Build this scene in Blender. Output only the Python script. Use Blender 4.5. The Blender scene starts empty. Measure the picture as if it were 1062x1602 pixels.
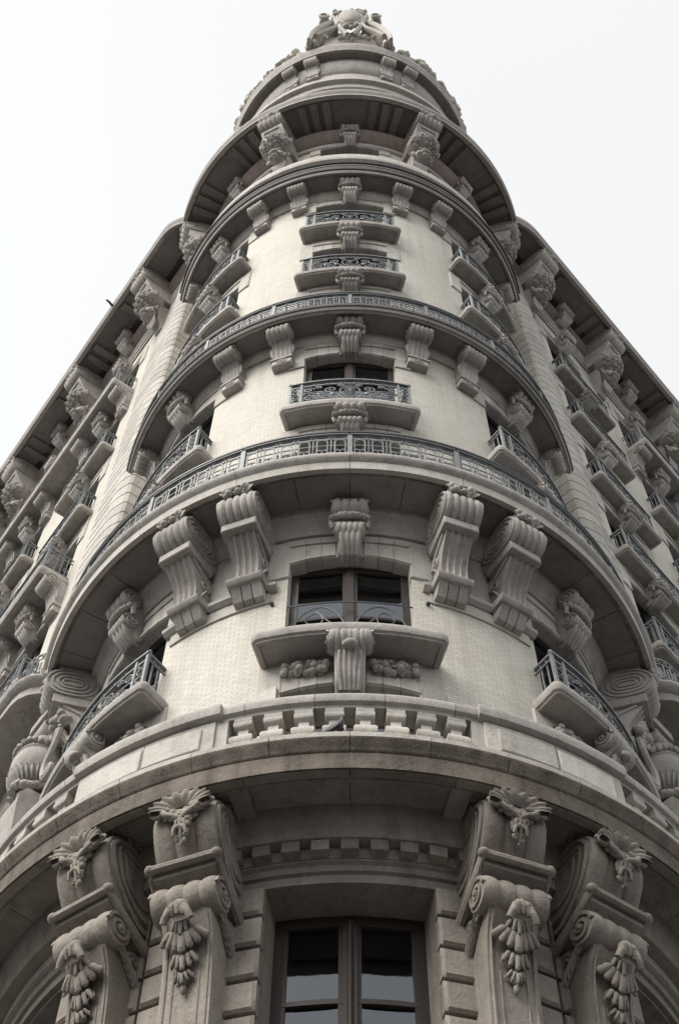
import bpy, bmesh, math, random
from math import degrees, sin, cos, pi, radians, sqrt, atan, atan2, hypot
random.seed(7)
C = bpy.context.scene
COL = C.collection

# ------------------------------------------------------------------ camera, sky, sun, exposure
ZB = 1.6                                    # eye height; building heights below are measured from the eye
FPX = 2250.0                                # focal length in photo pixels (photo 1062 px wide)
TH = atan(FPX / (801 + 380))                # camera elevation
cam = bpy.data.cameras.new('camera'); co = bpy.data.objects.new('camera', cam); COL.objects.link(co)
cam.sensor_fit = 'HORIZONTAL'; cam.sensor_width = 36.0; cam.lens = FPX / 1062 * 36
cam.shift_x = -16.3 / 1062
cam.clip_start = 0.1; cam.clip_end = 2000
co.location = (0, 0, ZB); co.rotation_euler = (pi / 2 + TH, 0, 0)
C.camera = co

W = bpy.data.worlds.new('World'); C.world = W; W.use_nodes = True
nt = W.node_tree; nt.nodes.clear()
SUN_EL, SUN_AZ = radians(45), radians(-131)     # azimuth from +Y, clockwise: behind-left of the camera
sky = nt.nodes.new('ShaderNodeTexSky'); sky.sky_type = 'NISHITA'; sky.sun_disc = False
sky.sun_elevation = SUN_EL; sky.sun_rotation = SUN_AZ; sky.air_density = 1.0; sky.dust_density = 3.0; sky.ozone_density = 1.0
tc = nt.nodes.new('ShaderNodeTexCoord')
nz = nt.nodes.new('ShaderNodeTexNoise'); nz.inputs['Scale'].default_value = 1.6; nz.inputs['Detail'].default_value = 4
nt.links.new(tc.outputs['Generated'], nz.inputs['Vector'])
cr = nt.nodes.new('ShaderNodeValToRGB')
cr.color_ramp.elements[0].position = 0.3; cr.color_ramp.elements[0].color = (3.50, 3.52, 3.48, 1)
cr.color_ramp.elements[1].position = 0.7; cr.color_ramp.elements[1].color = (3.72, 3.72, 3.66, 1)
nt.links.new(nz.outputs['Fac'], cr.inputs['Fac'])
mx = nt.nodes.new('ShaderNodeMix'); mx.data_type = 'RGBA'; mx.inputs['Factor'].default_value = 0.93
nt.links.new(sky.outputs['Color'], mx.inputs['A']); sx_ = nt.nodes.new('ShaderNodeVectorMath'); sx_.operation = 'DOT_PRODUCT'; sx_.inputs[1].default_value = (sin(SUN_AZ) * .9, cos(SUN_AZ) * .2, -.45)
nt.links.new(tc.outputs['Generated'], sx_.inputs[0])
sr = nt.nodes.new('ShaderNodeMapRange'); sr.inputs['From Min'].default_value = -0.6; sr.inputs['From Max'].default_value = 0.3; sr.inputs['To Min'].default_value = 0.97; sr.inputs['To Max'].default_value = 1.16
nt.links.new(sx_.outputs['Value'], sr.inputs['Value'])
sm = nt.nodes.new('ShaderNodeVectorMath'); sm.operation = 'SCALE'; nt.links.new(cr.outputs['Color'], sm.inputs[0]); nt.links.new(sr.outputs['Result'], sm.inputs['Scale'])
nt.links.new(sm.outputs['Vector'], mx.inputs['B'])
bg = nt.nodes.new('ShaderNodeBackground'); bg.inputs['Strength'].default_value = 0.083
wo = nt.nodes.new('ShaderNodeOutputWorld')
nt.links.new(mx.outputs['Result'], bg.inputs['Color']); nt.links.new(bg.outputs['Background'], wo.inputs['Surface'])

sl = bpy.data.lights.new('sun', 'SUN'); sl.energy = 1.25; sl.angle = radians(40); sl.color = (1.0, 0.955, 0.88)
so = bpy.data.objects.new('sun', sl); COL.objects.link(so)
from mathutils import Vector
sd = Vector((sin(SUN_AZ) * cos(SUN_EL), cos(SUN_AZ) * cos(SUN_EL), sin(SUN_EL)))
so.rotation_euler = sd.to_track_quat('Z', 'Y').to_euler(); so.location = sd * 200

C.view_settings.view_transform = 'Standard'; C.view_settings.look = 'None'
C.view_settings.exposure = 1.75; C.view_settings.gamma = 1.0
C.view_settings.use_curve_mapping = False
C.render.engine = 'CYCLES'

# ------------------------------------------------------------------ materials
def nodes(name):
    m = bpy.data.materials.new(name); m.use_nodes = True
    t = m.node_tree; b = t.nodes['Principled BSDF']
    return m, t, b
def mixc(t, fac, a, b, mode='MIX'):
    n = t.nodes.new('ShaderNodeMix'); n.data_type = 'RGBA'; n.blend_type = mode
    for key, v in (('Factor', fac), ('A', a), ('B', b)):
        if hasattr(v, 'links'): t.links.new(v, n.inputs[key])
        elif key == 'Factor': n.inputs[key].default_value = v
        else: n.inputs[key].default_value = (*v, 1)
    return n.outputs['Result']
def noise(t, vec, scale, detail=5, rough=0.6, lo=0.35, hi=0.65):
    n = t.nodes.new('ShaderNodeTexNoise'); n.inputs['Scale'].default_value = scale
    n.inputs['Detail'].default_value = detail; n.inputs['Roughness'].default_value = rough
    if vec is not None: t.links.new(vec, n.inputs['Vector'])
    r = t.nodes.new('ShaderNodeMapRange'); r.inputs['From Min'].default_value = lo; r.inputs['From Max'].default_value = hi
    t.links.new(n.outputs['Fac'], r.inputs['Value'])
    return r.outputs['Result'], n.outputs['Fac']
def wpos(t, sc=(1, 1, 1)):
    g = t.nodes.new('ShaderNodeNewGeometry'); mp = t.nodes.new('ShaderNodeMapping')
    mp.inputs['Scale'].default_value = sc
    t.links.new(g.outputs['Position'], mp.inputs['Vector']); return mp.outputs['Vector']
def mul(t, a, k):
    n = t.nodes.new('ShaderNodeMath'); n.operation = 'MULTIPLY'; t.links.new(a, n.inputs[0]); n.inputs[1].default_value = k
    return n.outputs[0]
def bump(t, b, h, s, dist=0.02, prev=None):
    n = t.nodes.new('ShaderNodeBump'); n.inputs['Strength'].default_value = s; n.inputs['Distance'].default_value = dist
    t.links.new(h, n.inputs['Height'])
    if prev is not None: t.links.new(prev, n.inputs['Normal'])
    t.links.new(n.outputs['Normal'], b.inputs['Normal']); return n.outputs['Normal']

def stone_mat(name, base, dirt, amount=0.5, streak=0.45, rough=0.85):
    m, t, b = nodes(name)
    v = wpos(t); f1, _ = noise(t, v, 1.3, 6, 0.65)
    vs = wpos(t, (5.5, 5.5, 0.35)); f2, _ = noise(t, vs, 1.0, 4, 0.6, 0.45, 0.72)
    f3, raw = noise(t, v, 34, 4, 0.75, 0.36, 0.64); f5, _ = noise(t, wpos(t, (1, 1, 0.55)), 4.2, 7, 0.75, 0.50, 0.66)
    oi = t.nodes.new('ShaderNodeObjectInfo')
    c = mixc(t, mul(t, f1, amount), base, dirt)
    c = mixc(t, mul(t, f2, streak), c, tuple(x * 0.55 for x in dirt))
    c = mixc(t, mul(t, f5, 0.55), c, tuple(x * 0.62 for x in dirt))
    c = mixc(t, mul(t, f3, 0.36), c, tuple(min(1, x * 1.35) for x in base))
    vr = t.nodes.new('ShaderNodeMapRange'); vr.inputs['To Min'].default_value = 0.84; vr.inputs['To Max'].default_value = 1.10
    t.links.new(oi.outputs['Random'], vr.inputs['Value'])
    hs = t.nodes.new('ShaderNodeHueSaturation'); t.links.new(c, hs.inputs['Color']); t.links.new(vr.outputs['Result'], hs.inputs['Value'])
    t.links.new(hs.outputs['Color'], b.inputs['Base Color'])
    b.inputs['Roughness'].default_value = rough
    n1 = bump(t, b, raw, 0.6, 0.014)
    _, r2 = noise(t, v, 9, 6, 0.65)
    bump(t, b, r2, 0.5, 0.03, n1)
    return m
def brick_mat(name, c1, c2, mortar):
    m, t, b = nodes(name)
    uv = t.nodes.new('ShaderNodeUVMap')
    br = t.nodes.new('ShaderNodeTexBrick'); t.links.new(uv.outputs['UV'], br.inputs['Vector'])
    br.inputs['Scale'].default_value = 1.0; br.inputs['Brick Width'].default_value = 0.15; br.inputs['Row Height'].default_value = 0.056
    br.inputs['Mortar Size'].default_value = 0.005; br.inputs['Mortar Smooth'].default_value = 0.3; br.inputs['Bias'].default_value = -0.1
    br.inputs['Color1'].default_value = (*c1, 1); br.inputs['Color2'].default_value = (*c2, 1); br.inputs['Mortar'].default_value = (*mortar, 1)
    v = wpos(t); f1, _ = noise(t, v, 0.9, 6, 0.65)
    vs = wpos(t, (4.5, 4.5, 0.25)); f2, _ = noise(t, vs, 1.0, 4, 0.6, 0.5, 0.75)
    c = mixc(t, mul(t, f1, 0.2), br.outputs['Color'], tuple(x * 0.72 for x in c2))
    c = mixc(t, mul(t, f2, 0.34), c, (0.28, 0.24, 0.19))
    f6, _ = noise(t, wpos(t, (1, 1, 0.4)), 2.2, 6, 0.7, 0.54, 0.72); c = mixc(t, mul(t, f6, 0.16), c, (0.30, 0.26, 0.20))
    f4, r4 = noise(t, v, 26, 3, 0.6)
    c = mixc(t, mul(t, f4, 0.18), c, tuple(x * 0.62 for x in c1))
    t.links.new(c, b.inputs['Base Color']); b.inputs['Roughness'].default_value = 0.75
    inv = t.nodes.new('ShaderNodeMath'); inv.operation = 'SUBTRACT'; inv.inputs[0].default_value = 1.0
    t.links.new(br.outputs['Fac'], inv.inputs[1])
    n1 = bump(t, b, inv.outputs[0], 0.6, 0.008)
    bump(t, b, r4, 0.2, 0.008, n1)
    return m
def flat_mat(name, col, rough=0.6, metal=0.0, var=0.25, scale=9):
    m, t, b = nodes(name)
    v = wpos(t); f, r = noise(t, v, scale, 4)
    c = mixc(t, mul(t, f, var), col, tuple(x * 0.5 for x in col))
    t.links.new(c, b.inputs['Base Color']); b.inputs['Roughness'].default_value = rough; b.inputs['Metallic'].default_value = metal
    bump(t, b, r, 0.15, 0.01)
    return m
M = {}
M['stone'] = stone_mat('carved_stone', (0.43, 0.405, 0.382), (0.26, 0.238, 0.22), 0.5, 0.38)
M['stone_light'] = stone_mat('pale_stone', (0.50, 0.478, 0.44), (0.34, 0.315, 0.28), 0.4, 0.3)
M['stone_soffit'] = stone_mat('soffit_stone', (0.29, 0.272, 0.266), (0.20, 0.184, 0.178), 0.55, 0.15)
M['stone_low'] = stone_mat('sooty_shaded_stone', (0.33, 0.297, 0.262), (0.165, 0.142, 0.12), 0.6, 0.5)  # lower stone: soot, plus overhang and street shade put into the colour
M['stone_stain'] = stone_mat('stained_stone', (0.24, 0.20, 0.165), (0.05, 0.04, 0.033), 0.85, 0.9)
M['stone_brown'] = stone_mat('brown_terracotta', (0.27, 0.218, 0.195), (0.17, 0.138, 0.124), 0.5, 0.4)
M['brick'] = brick_mat('cream_brick', (0.655, 0.63, 0.57), (0.56, 0.532, 0.47), (0.37, 0.34, 0.29))
M['iron'] = flat_mat('grey_painted_iron', (0.215, 0.232, 0.243), 0.5, 0.0, 0.6, 14)
M['edge_dark'] = stone_mat('dark_edge_stone', (0.12, 0.112, 0.105), (0.06, 0.055, 0.05), 0.6, 0.5)  # near-black tone for the thin edges of the ring balconies
M['iron_dark'] = flat_mat('dark_iron', (0.055, 0.062, 0.07), 0.5, 0.0, 0.3)
M['wood'] = flat_mat('dark_wood', (0.034, 0.023, 0.019), 0.5, 0.0, 0.4, 20)
M['lead'] = flat_mat('dark_roof_metal', (0.10, 0.095, 0.09), 0.6, 0.0, 0.4, 3)
M['asphalt'] = flat_mat('asphalt', (0.05, 0.05, 0.052), 0.9, 0, 0.4, 3)
M['paving'] = flat_mat('paving', (0.16, 0.155, 0.145), 0.9, 0, 0.3, 2)
M['redbrick'] = flat_mat('brown_brick', (0.14, 0.095, 0.075), 0.9, 0, 0.4, 2)
def glass_mat():
    m = bpy.data.materials.new('window_glass'); m.use_nodes = True; t = m.node_tree; t.nodes.clear()
    v = wpos(t); _, r = noise(t, v, 1.6, 3)
    bp = t.nodes.new('ShaderNodeBump'); bp.inputs['Strength'].default_value = 0.05; bp.inputs['Distance'].default_value = 0.03; t.links.new(r, bp.inputs['Height'])
    tr = t.nodes.new('ShaderNodeBsdfTransparent'); tr.inputs['Color'].default_value = (0.62, 0.66, 0.70, 1)
    gl = t.nodes.new('ShaderNodeBsdfGlossy'); gl.inputs['Roughness'].default_value = 0.03; gl.inputs['Color'].default_value = (0.86, 0.92, 1.0, 1); t.links.new(bp.outputs['Normal'], gl.inputs['Normal'])
    fz = t.nodes.new('ShaderNodeFresnel'); fz.inputs['IOR'].default_value = 2.1
    mx = t.nodes.new('ShaderNodeMixShader'); t.links.new(fz.outputs['Fac'], mx.inputs['Fac']); t.links.new(tr.outputs[0], mx.inputs[1]); t.links.new(gl.outputs[0], mx.inputs[2])
    o = t.nodes.new('ShaderNodeOutputMaterial'); t.links.new(mx.outputs[0], o.inputs['Surface']); return m
M['glass'] = glass_mat()
M['room'] = flat_mat('room_wall', (0.10, 0.09, 0.08), 0.9)
M['slat'] = flat_mat('louvre_slat', (0.09, 0.085, 0.085), 0.6)
M['blind'] = flat_mat('roller_blind', (0.42, 0.41, 0.39), 0.8, 0, 0.3, 2)
M['plume'] = flat_mat('pigeon_plumage', (0.050, 0.055, 0.075), 0.6, 0, 0.5, 30)
M['plume_dark'] = flat_mat('pigeon_dark_feather', (0.02, 0.02, 0.028), 0.6, 0, 0.3, 30)
M['pink'] = flat_mat('pigeon_leg', (0.30, 0.10, 0.09), 0.6)

# ------------------------------------------------------------------ mesh helpers
RW = 4.0
def cyl(s, d, z): r = RW + d; a = s / RW; return (r * sin(a), -r * cos(a), z)
def flt(s, d, z): return (s, -d, z)
def ico():
    p = (1 + sqrt(5)) / 2
    v = [Vector(q).normalized() for q in ((-1,p,0),(1,p,0),(-1,-p,0),(1,-p,0),(0,-1,p),(0,1,p),(0,-1,-p),(0,1,-p),(p,0,-1),(p,0,1),(-p,0,-1),(-p,0,1))]
    f = [(0,11,5),(0,5,1),(0,1,7),(0,7,10),(0,10,11),(1,5,9),(5,11,4),(11,10,2),(10,7,6),(7,1,8),(3,9,4),(3,4,2),(3,2,6),(3,6,8),(3,8,9),(4,9,5),(2,4,11),(6,2,10),(8,6,7),(9,8,1)]
    return v, f
def subd(v, f):
    v = list(v); cache = {}; out = []
    def mid(a, b):
        k = (min(a, b), max(a, b))
        if k not in cache: v.append((v[a] + v[b]).normalized()); cache[k] = len(v) - 1
        return cache[k]
    for a, b, c in f:
        x, y, z = mid(a, b), mid(b, c), mid(c, a); out += [(a, x, z), (b, y, x), (c, z, y), (x, y, z)]
    return v, out
ICO0 = ico(); ICO1 = subd(*ICO0); ICO2 = subd(*ICO1)

class MB:
    def __init__(s): s.v = []; s.f = []; s.uv = {}
    def add(s, vs, fs):
        o = len(s.v); s.v += [tuple(p) for p in vs]; s.f += [tuple(i + o for i in f) for f in fs]; return o
    def box(s, m, s0, s1, d0, d1, z0, z1, ds=None, bev=0.0):
        """box in wall coordinates; bev bevels the outward edges"""
        n = 1 if m is flt else max(1, int(abs(s1 - s0) / (ds or 0.22)))
        if bev:
            prof = [(d0, z0), (d1 - bev, z0), (d1, z0 + bev), (d1, z1 - bev), (d1 - bev, z1), (d0, z1)]
            s.sweep(m, prof, s0 + bev, s1 - bev, n, caps=False)
            o = len(s.v); k = len(prof)
            for (sx, si, ends) in ((s0, s0 + bev, 0), (s1, s1 - bev, 1)):
                cap = [(d0, z0), (d1 - bev, z0), (d1 - bev, z0 + bev), (d1 - bev, z1 - bev), (d1 - bev, z1), (d0, z1)]
                a = [m(si, p[0], p[1]) for p in prof]; b_ = [m(sx, p[0], p[1]) for p in cap]
                q = s.add(a + b_, [(i, i + 1, k + i + 1, k + i) for i in range(k - 1)] + [tuple(range(k, 2 * k))])
            return
        s.sweep(m, [(d0, z0), (d1, z0), (d1, z1), (d0, z1)], s0, s1, n)
    def sweep(s, m, prof, s0, s1, n=None, caps=True, ds=0.22, closed=True):
        if n is None: n = 1 if m is flt else max(1, int(abs(s1 - s0) / ds))
        k = len(prof); o = len(s.v)
        for i in range(n + 1):
            q = s0 + (s1 - s0) * i / n
            for d, z in prof: s.v.append(m(q, d, z))
        for i in range(n):
            for j in range(k if closed else k - 1):
                a = o + i * k + j; b = o + i * k + (j + 1) % k
                s.f.append((a, b, b + k, a + k))
        if caps and closed:
            s.f.append(tuple(o + j for j in range(k))); s.f.append(tuple(o + n * k + j for j in range(k)))
    def stack(s, m, h, D, layers, rc=0.12, c=0.0, ds=0.2):
        """ledge standing on the wall: plan outline half-width h, depth D; layers=[(inset,z)..] from bottom to top"""
        rc = min(rc, D * .95)
        def path(i):
            hh, DD, r = h - i, D - i, max(rc - i * 0.6, 0.02)
            pts = [(-hh, 0.0)]
            if DD - r > 0.02: pts.append((-hh, DD - r))
            for a in range(1, 5): t = a / 5 * pi / 2; pts.append((-hh + r - r * cos(t), DD - r + r * sin(t)))
            n = max(1, int(2 * hh / ds)) if m is cyl else 1
            if m is cyl: n = max(1, int(2 * (h) / ds))
            for a in range(n + 1): pts.append((-hh + r + (2 * hh - 2 * r) * a / n, DD))
            for a in range(4, 0, -1): t = a / 5 * pi / 2; pts.append((hh - r + r * cos(t), DD - r + r * sin(t)))
            if DD - r > 0.02: pts.append((hh, DD - r))
            pts.append((hh, 0.0)); return pts
        L = [(path(i), z) for i, z in layers]; k = len(L[0][0]); L = [x for x in L if len(x[0]) == k]
        o = len(s.v)
        for p, z in L:
            for a, d in p: s.v.append(m(a + c, d, z))
        for j in range(len(L) - 1):
            for i in range(k - 1):
                a = o + j * k + i; s.f.append((a, a + 1, a + k + 1, a + k))
        for (p, z) in (L[0], L[-1]):
            q = len(s.v)
            for a, d in p: s.v.append(m(a + c, d, z)); s.v.append(m(a + c, 0.0, z))
            for i in range(k - 1): s.f.append((q + 2 * i, q + 2 * i + 2, q + 2 * i + 3, q + 2 * i + 1))
    def tube(s, pts, r, n=5, closed=False, cap=True, taper=None):
        pts = [Vector(p) for p in pts]; k = len(pts)
        if k < 2: return
        o = len(s.v); up = None
        for i, p in enumerate(pts):
            a = pts[(i - 1) % k] if (closed or i > 0) else p; b = pts[(i + 1) % k] if (closed or i < k - 1) else p
            t = (b - a)
            t = t.normalized() if t.length > 1e-9 else Vector((0, 0, 1))
            if up is None:
                up = Vector((0, 1, 0)) if abs(t.y) < 0.8 else Vector((1, 0, 0))
            x = t.cross(up)
            if x.length < 1e-6: x = t.orthogonal()
            x.normalize(); y = x.cross(t); up = y
            rr = r * (taper(i / (k - 1)) if taper else 1)
            for j in range(n):
                an = 2 * pi * (j + .5) / n; s.v.append(tuple(p + x * (rr * cos(an)) + y * (rr * sin(an))))
        for i in range(k if closed else k - 1):
            for j in range(n):
                a = o + i * n + j; b = o + i * n + (j + 1) % n; a2 = o + ((i + 1) % k) * n + j; b2 = o + ((i + 1) % k) * n + (j + 1) % n
                s.f.append((a, b, b2, a2))
        if cap and not closed:
            s.f.append(tuple(o + j for j in range(n))); s.f.append(tuple(o + (k - 1) * n + j for j in range(n)))
    def ball(s, c, r, sq=(1, 1, 1), lod=1, jit=0.0, rot=None):
        vs, fs = (ICO0, ICO1, ICO2)[lod]
        out = []
        for q in vs:
            p = Vector((q.x * sq[0], q.y * sq[1], q.z * sq[2])) * r * (1 + random.uniform(-jit, jit))
            if rot: p.rotate(rot)
            out.append((c[0] + p.x, c[1] + p.y, c[2] + p.z))
        s.add(out, fs)
    def lathe(s, prof, c=(0, 0, 0), n=16, sq=(1, 1), lobes=0, amp=0.0, arc=(0, 2 * pi)):
        k = len(prof); o = len(s.v)
        for i in range(n):
            a = 2 * pi * i / n
            w = 1 + (amp * abs(cos(a * lobes / 2)) if lobes else 0)
            for r, z in prof: s.v.append((c[0] + r * w * sq[0] * cos(a), c[1] + r * w * sq[1] * sin(a), c[2] + z))
        for i in range(n):
            for j in range(k - 1):
                a = o + i * k + j; b = o + ((i + 1) % n) * k + j; s.f.append((a, b, b + 1, a + 1))
        s.f.append(tuple(o + i * k for i in range(n))); s.f.append(tuple(o + i * k + k - 1 for i in range(n)))
    def console(s, prof, width, reeds=5, amp=0.02, jn=None, wall=-0.05, ends=None):
        """scroll bracket in flat wall coordinates. prof: (d,z) top->bottom, width(i01) -> half width"""
        k = len(prof); J = (reeds * 4) if reeds else 2
        if jn: J = jn
        nor = []
        for i in range(k):
            a = prof[max(0, i - 1)]; b = prof[min(k - 1, i + 1)]
            tx, tz = b[0] - a[0], b[1] - a[1]; L = hypot(tx, tz) or 1
            nor.append((-tz / L, tx / L))          # outward: right of the downward path is +d
        grid = []
        for i in range(k):
            w = width(i / (k - 1)); row = []
            for j in range(J + 1):
                t = j / J
                if reeds:
                    x = (t * reeds) % 1.0; x = x * 2 - 1
                    if j == J: x = 1
                    off = amp * (sqrt(max(0, 1 - (x * .97) ** 2)) - 1)
                else: off = 0
                d = prof[i][0] + nor[i][0] * off; z = prof[i][1] + nor[i][1] * off
                row.append((w * (2 * t - 1), max(d, wall), z))
            grid.append(row)
        o = len(s.v)
        for row in grid:
            for p in row: s.v.append(flt(*p))
        for i in range(k - 1):
            for j in range(J):
                a = o + i * (J + 1) + j; s.f.append((a, a + 1, a + J + 2, a + J + 1))
        for e in (0, J):
            q = [grid[i][e] for i in range(k)]
            pts = [flt(*p) for p in q] + [flt(q[-1][0], wall, q[-1][2]), flt(q[0][0], wall, q[0][2])]
            oo = len(s.v); s.v += pts; s.f.append(tuple(range(oo, oo + len(pts))))
        for row in (grid[0], grid[-1]):               # close the top and the underside back to the wall
            oo = len(s.v)
            for p in row: s.v.append(flt(*p)); s.v.append(flt(p[0], wall, p[2]))
            for j in range(J): s.f.append((oo + 2 * j, oo + 2 * j + 2, oo + 2 * j + 3, oo + 2 * j + 1))
    def build(s, name, uvf=None, smooth=38, recalc=True):
        me = bpy.data.meshes.new(name); me.from_pydata(s.v, [], s.f); me.validate()
        if recalc:
            bm = bmesh.new(); bm.from_mesh(me)
            bmesh.ops.recalc_face_normals(bm, faces=bm.faces); bm.to_mesh(me); bm.free()
        if uvf:
            uv = me.uv_layers.new(name='UVMap')
            for lp in me.loops:
                uv.data[lp.index].uv = uvf(me.vertices[lp.vertex_index].co)
        me.polygons.foreach_set('use_smooth', [True] * len(me.polygons))
        if smooth: me.set_sharp_from_angle(angle=radians(smooth))
        return me
def uv_cyl(p): return (atan2(p[0], -p[1]) * RW, p[2])
def uv_flt(p): return (p[0], p[2])

def spline(pts, n=5):
    out = []; P = [pts[0]] + list(pts) + [pts[-1]]
    for i in range(1, len(P) - 2):
        a, b, c, d = P[i - 1], P[i], P[i + 1], P[i + 2]
        for j in range(n):
            t = j / n
            out.append(tuple(0.5 * (2 * b[q] + (c[q] - a[q]) * t + (2 * a[q] - 5 * b[q] + 4 * c[q] - d[q]) * t * t + (-a[q] + 3 * b[q] - 3 * c[q] + d[q]) * t ** 3) for q in range(len(b))))
    out.append(tuple(pts[-1])); return out
def spiral(cx, cz, r0, r1, a0, turns, n=22):
    return [(cx + (r0 + (r1 - r0) * i / n) * cos(a0 + turns * 2 * pi * i / n), cz + (r0 + (r1 - r0) * i / n) * sin(a0 + turns * 2 * pi * i / n)) for i in range(n + 1)]
def leaf(mb, base, tip, wid, bow, side=None, n=5):
    """curved pointed leaf with a raised midrib"""
    b, t = Vector(base), Vector(tip); ax = t - b
    out = Vector((0, -1, 0)); sd = ax.cross(out)
    if sd.length < 1e-6: sd = Vector((1, 0, 0))
    sd.normalize(); vs = []
    for i in range(n + 1):
        u = i / n; w = wid * sin(pi * min(1, u * 0.85 + 0.12)) * (1 if i < n else 0.1)
        p = b + ax * u + out * (bow * sin(pi * u) + (bow * 0.8 * u * u))
        vs += [tuple(p - sd * w - out * (w * .3 - .01)), tuple(p + out * (w * .25)), tuple(p + sd * w - out * (w * .3 - .01)), tuple(p - out * 0.03)]
    fs = []
    for i in range(n):
        a = i * 4
        fs += [(a, a + 1, a + 5, a + 4), (a + 1, a + 2, a + 6, a + 5), (a + 2, a + 3, a + 7, a + 6), (a + 3, a, a + 4, a + 7)]
    fs += [(0, 1, 2, 3), (n * 4, n * 4 + 1, n * 4 + 2, n * 4 + 3)]
    mb.add(vs, fs)
def fruit(mb, fn, n, r0, r1, lod=1):
    for i in range(n):
        c = fn(); mb.ball(c, random.uniform(r0, r1), (1, 1, random.uniform(.85, 1.15)), lod, 0.06)

# ------------------------------------------------------------------ objects
def link(name, me, mat, parent=None, loc=(0, 0, 0), rz=0.0, **props):
    o = bpy.data.objects.new(name, me); COL.objects.link(o)
    if me is not None and mat is not None and not me.materials: me.materials.append(M[mat])
    if parent is not None: o.parent = parent
    o.location = loc; o.rotation_euler = (0, 0, rz)
    for k, v in props.items(): o[k] = v
    return o
TY = 14.0
B = bpy.data.objects.new('apartment_building', None); COL.objects.link(B); B.location = (0, TY, 0)
B['label'] = 'ornate cream brick apartment building with round corner tower, stone balconies and carved brackets'
B['category'] = 'building'
class Tower:
    m = staticmethod(cyl); uv = staticmethod(uv_cyl)
    def bent(s, name, me, mat, phi=0.0, **k): return link(name, me, mat, B, (0, 0, ZB), radians(phi), **k)
    def rigid(s, name, me, mat, phi, z, d=0.0, **k):
        a = radians(phi); r = RW + d
        return link(name, me, mat, B, (r * sin(a), -r * cos(a), ZB + z), a, **k)
class Wing:
    def __init__(s, corner, out_az, sign):
        s.c = Vector((corner[0], corner[1] - TY)); s.rho = out_az; s.sign = sign
        s.x = Vector((cos(s.rho), sin(s.rho))) * sign      # direction away from the corner
        s.n = Vector((sin(s.rho), -cos(s.rho)))
    m = staticmethod(flt); uv = staticmethod(uv_flt)
    def at(s, name, me, mat, u, z=0.0, d=0.0, flip=False, **k):
        p = s.c + s.x * u + s.n * d
        return link(name, me, mat, B, (p.x, p.y, ZB + z), s.rho, **k)
T = Tower()
WL = Wing((-4.635, 13.69), radians(-54), -1)
WR = Wing((4.73, 13.83), radians(49), 1)
WLEN = 16.0

# ------------------------------------------------------------------ setting
g = MB(); g.add([(-600, -600, 0), (600, -600, 0), (600, 600, 0), (-600, 600, 0)], [(0, 1, 2, 3)])
link('ground', g.build('ground', recalc=False), 'asphalt', kind='structure')
pv = MB()
def hexpave(off, z0, z1):
    pts = []
    L = Vector((-4.635, 13.69)) + Vector((-.588, .809)) * 40; R = Vector((4.73, 13.83)) + Vector((.656, .755)) * 40
    pts.append(L + Vector((-.809, -.588)) * off)
    for i in range(-7, 8):
        a = radians(i * 7); r = 5.6 + off
        pts.append(Vector((r * sin(a), 14 - r * cos(a))))
    pts.append(R + Vector((.755, -.656)) * off)
    k = len(pts); pv.add([(p.x, p.y, z1) for p in pts] + [(p.x, p.y, z0) for p in pts], [tuple(range(k))] + [(i, (i + 1) % k, k + (i + 1) % k, k + i) for i in range(k)])
hexpave(3.4, 0.004, 0.13)
link('pavement', pv.build('pavement'), 'paving', kind='structure')

# ------------------------------------------------------------------ walls
HW = 0.86                                  # half width of window openings
LEV = [('g1', 12.2, 14.5), ('a', 15.38, 17.66), ('f1', 19.2, 21.65), ('b', 22.6, 25.45), ('c1', 26.85, 28.85), ('c', 29.66, 32.05), ('d', 33.0, 35.75), ('e', 38.7, 41.75)]
LEVW = LEV[:-1] + [('e', 36.7, 39.7)]
def wall(mb, m, s0, s1, z0, z1, ops, deep=-0.5, ds=0.25):
    ss = {s0, s1}; zs = {z0, z1}
    for a, b, c, d in ops: ss |= {a, b}; zs |= {c, d}
    n = int((s1 - s0) / ds) if m is cyl else 8
    for i in range(n + 1):
        q = s0 + (s1 - s0) * i / n
        if min(abs(q - x) for x in ss) > 0.05: ss.add(q)
    ss = sorted(ss); zs = sorted(zs); k = len(zs); o = len(mb.v)
    for a in ss:
        for z in zs: mb.v.append(m(a, 0, z))
    for i in range(len(ss) - 1):
        for j in range(k - 1):
            x, y = (ss[i] + ss[i + 1]) / 2, (zs[j] + zs[j + 1]) / 2
            if any(a < x < b and c < y < d for a, b, c, d in ops): continue
            p = o + i * k + j; mb.f.append((p, p + k, p + k + 1, p + 1))
    for a, b, c, d in ops:
        sub = [x for x in ss if a - 1e-6 <= x <= b + 1e-6]
        for z in (c, d):
            for i in range(len(sub) - 1):
                mb.add([m(sub[i], 0, z), m(sub[i + 1], 0, z), m(sub[i + 1], deep, z), m(sub[i], deep, z)], [(0, 1, 2, 3)])
        for x in (a, b): mb.add([m(x, 0, c), m(x, 0, d), m(x, deep, d), m(x, deep, c)], [(0, 1, 2, 3)])
SIDE = 52.0
TWIN = (0.0, -SIDE, SIDE)
w = MB(); ops = []
for ph in TWIN:
    s = radians(ph) * RW
    for _, z0, z1 in LEV: ops.append((s - HW, s + HW, z0, z1 + 0.02))
wall(w, cyl, -7.4, 7.4, 11.3, 43.2, ops)
T.bent('tower_wall', w.build('tower_wall', uv_cyl, recalc=False), 'brick')
LWIN = [3.45, 7.5, 11.5, 15.0]; RWIN = [2.33, 5.85, 9.3, 12.9]
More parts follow.
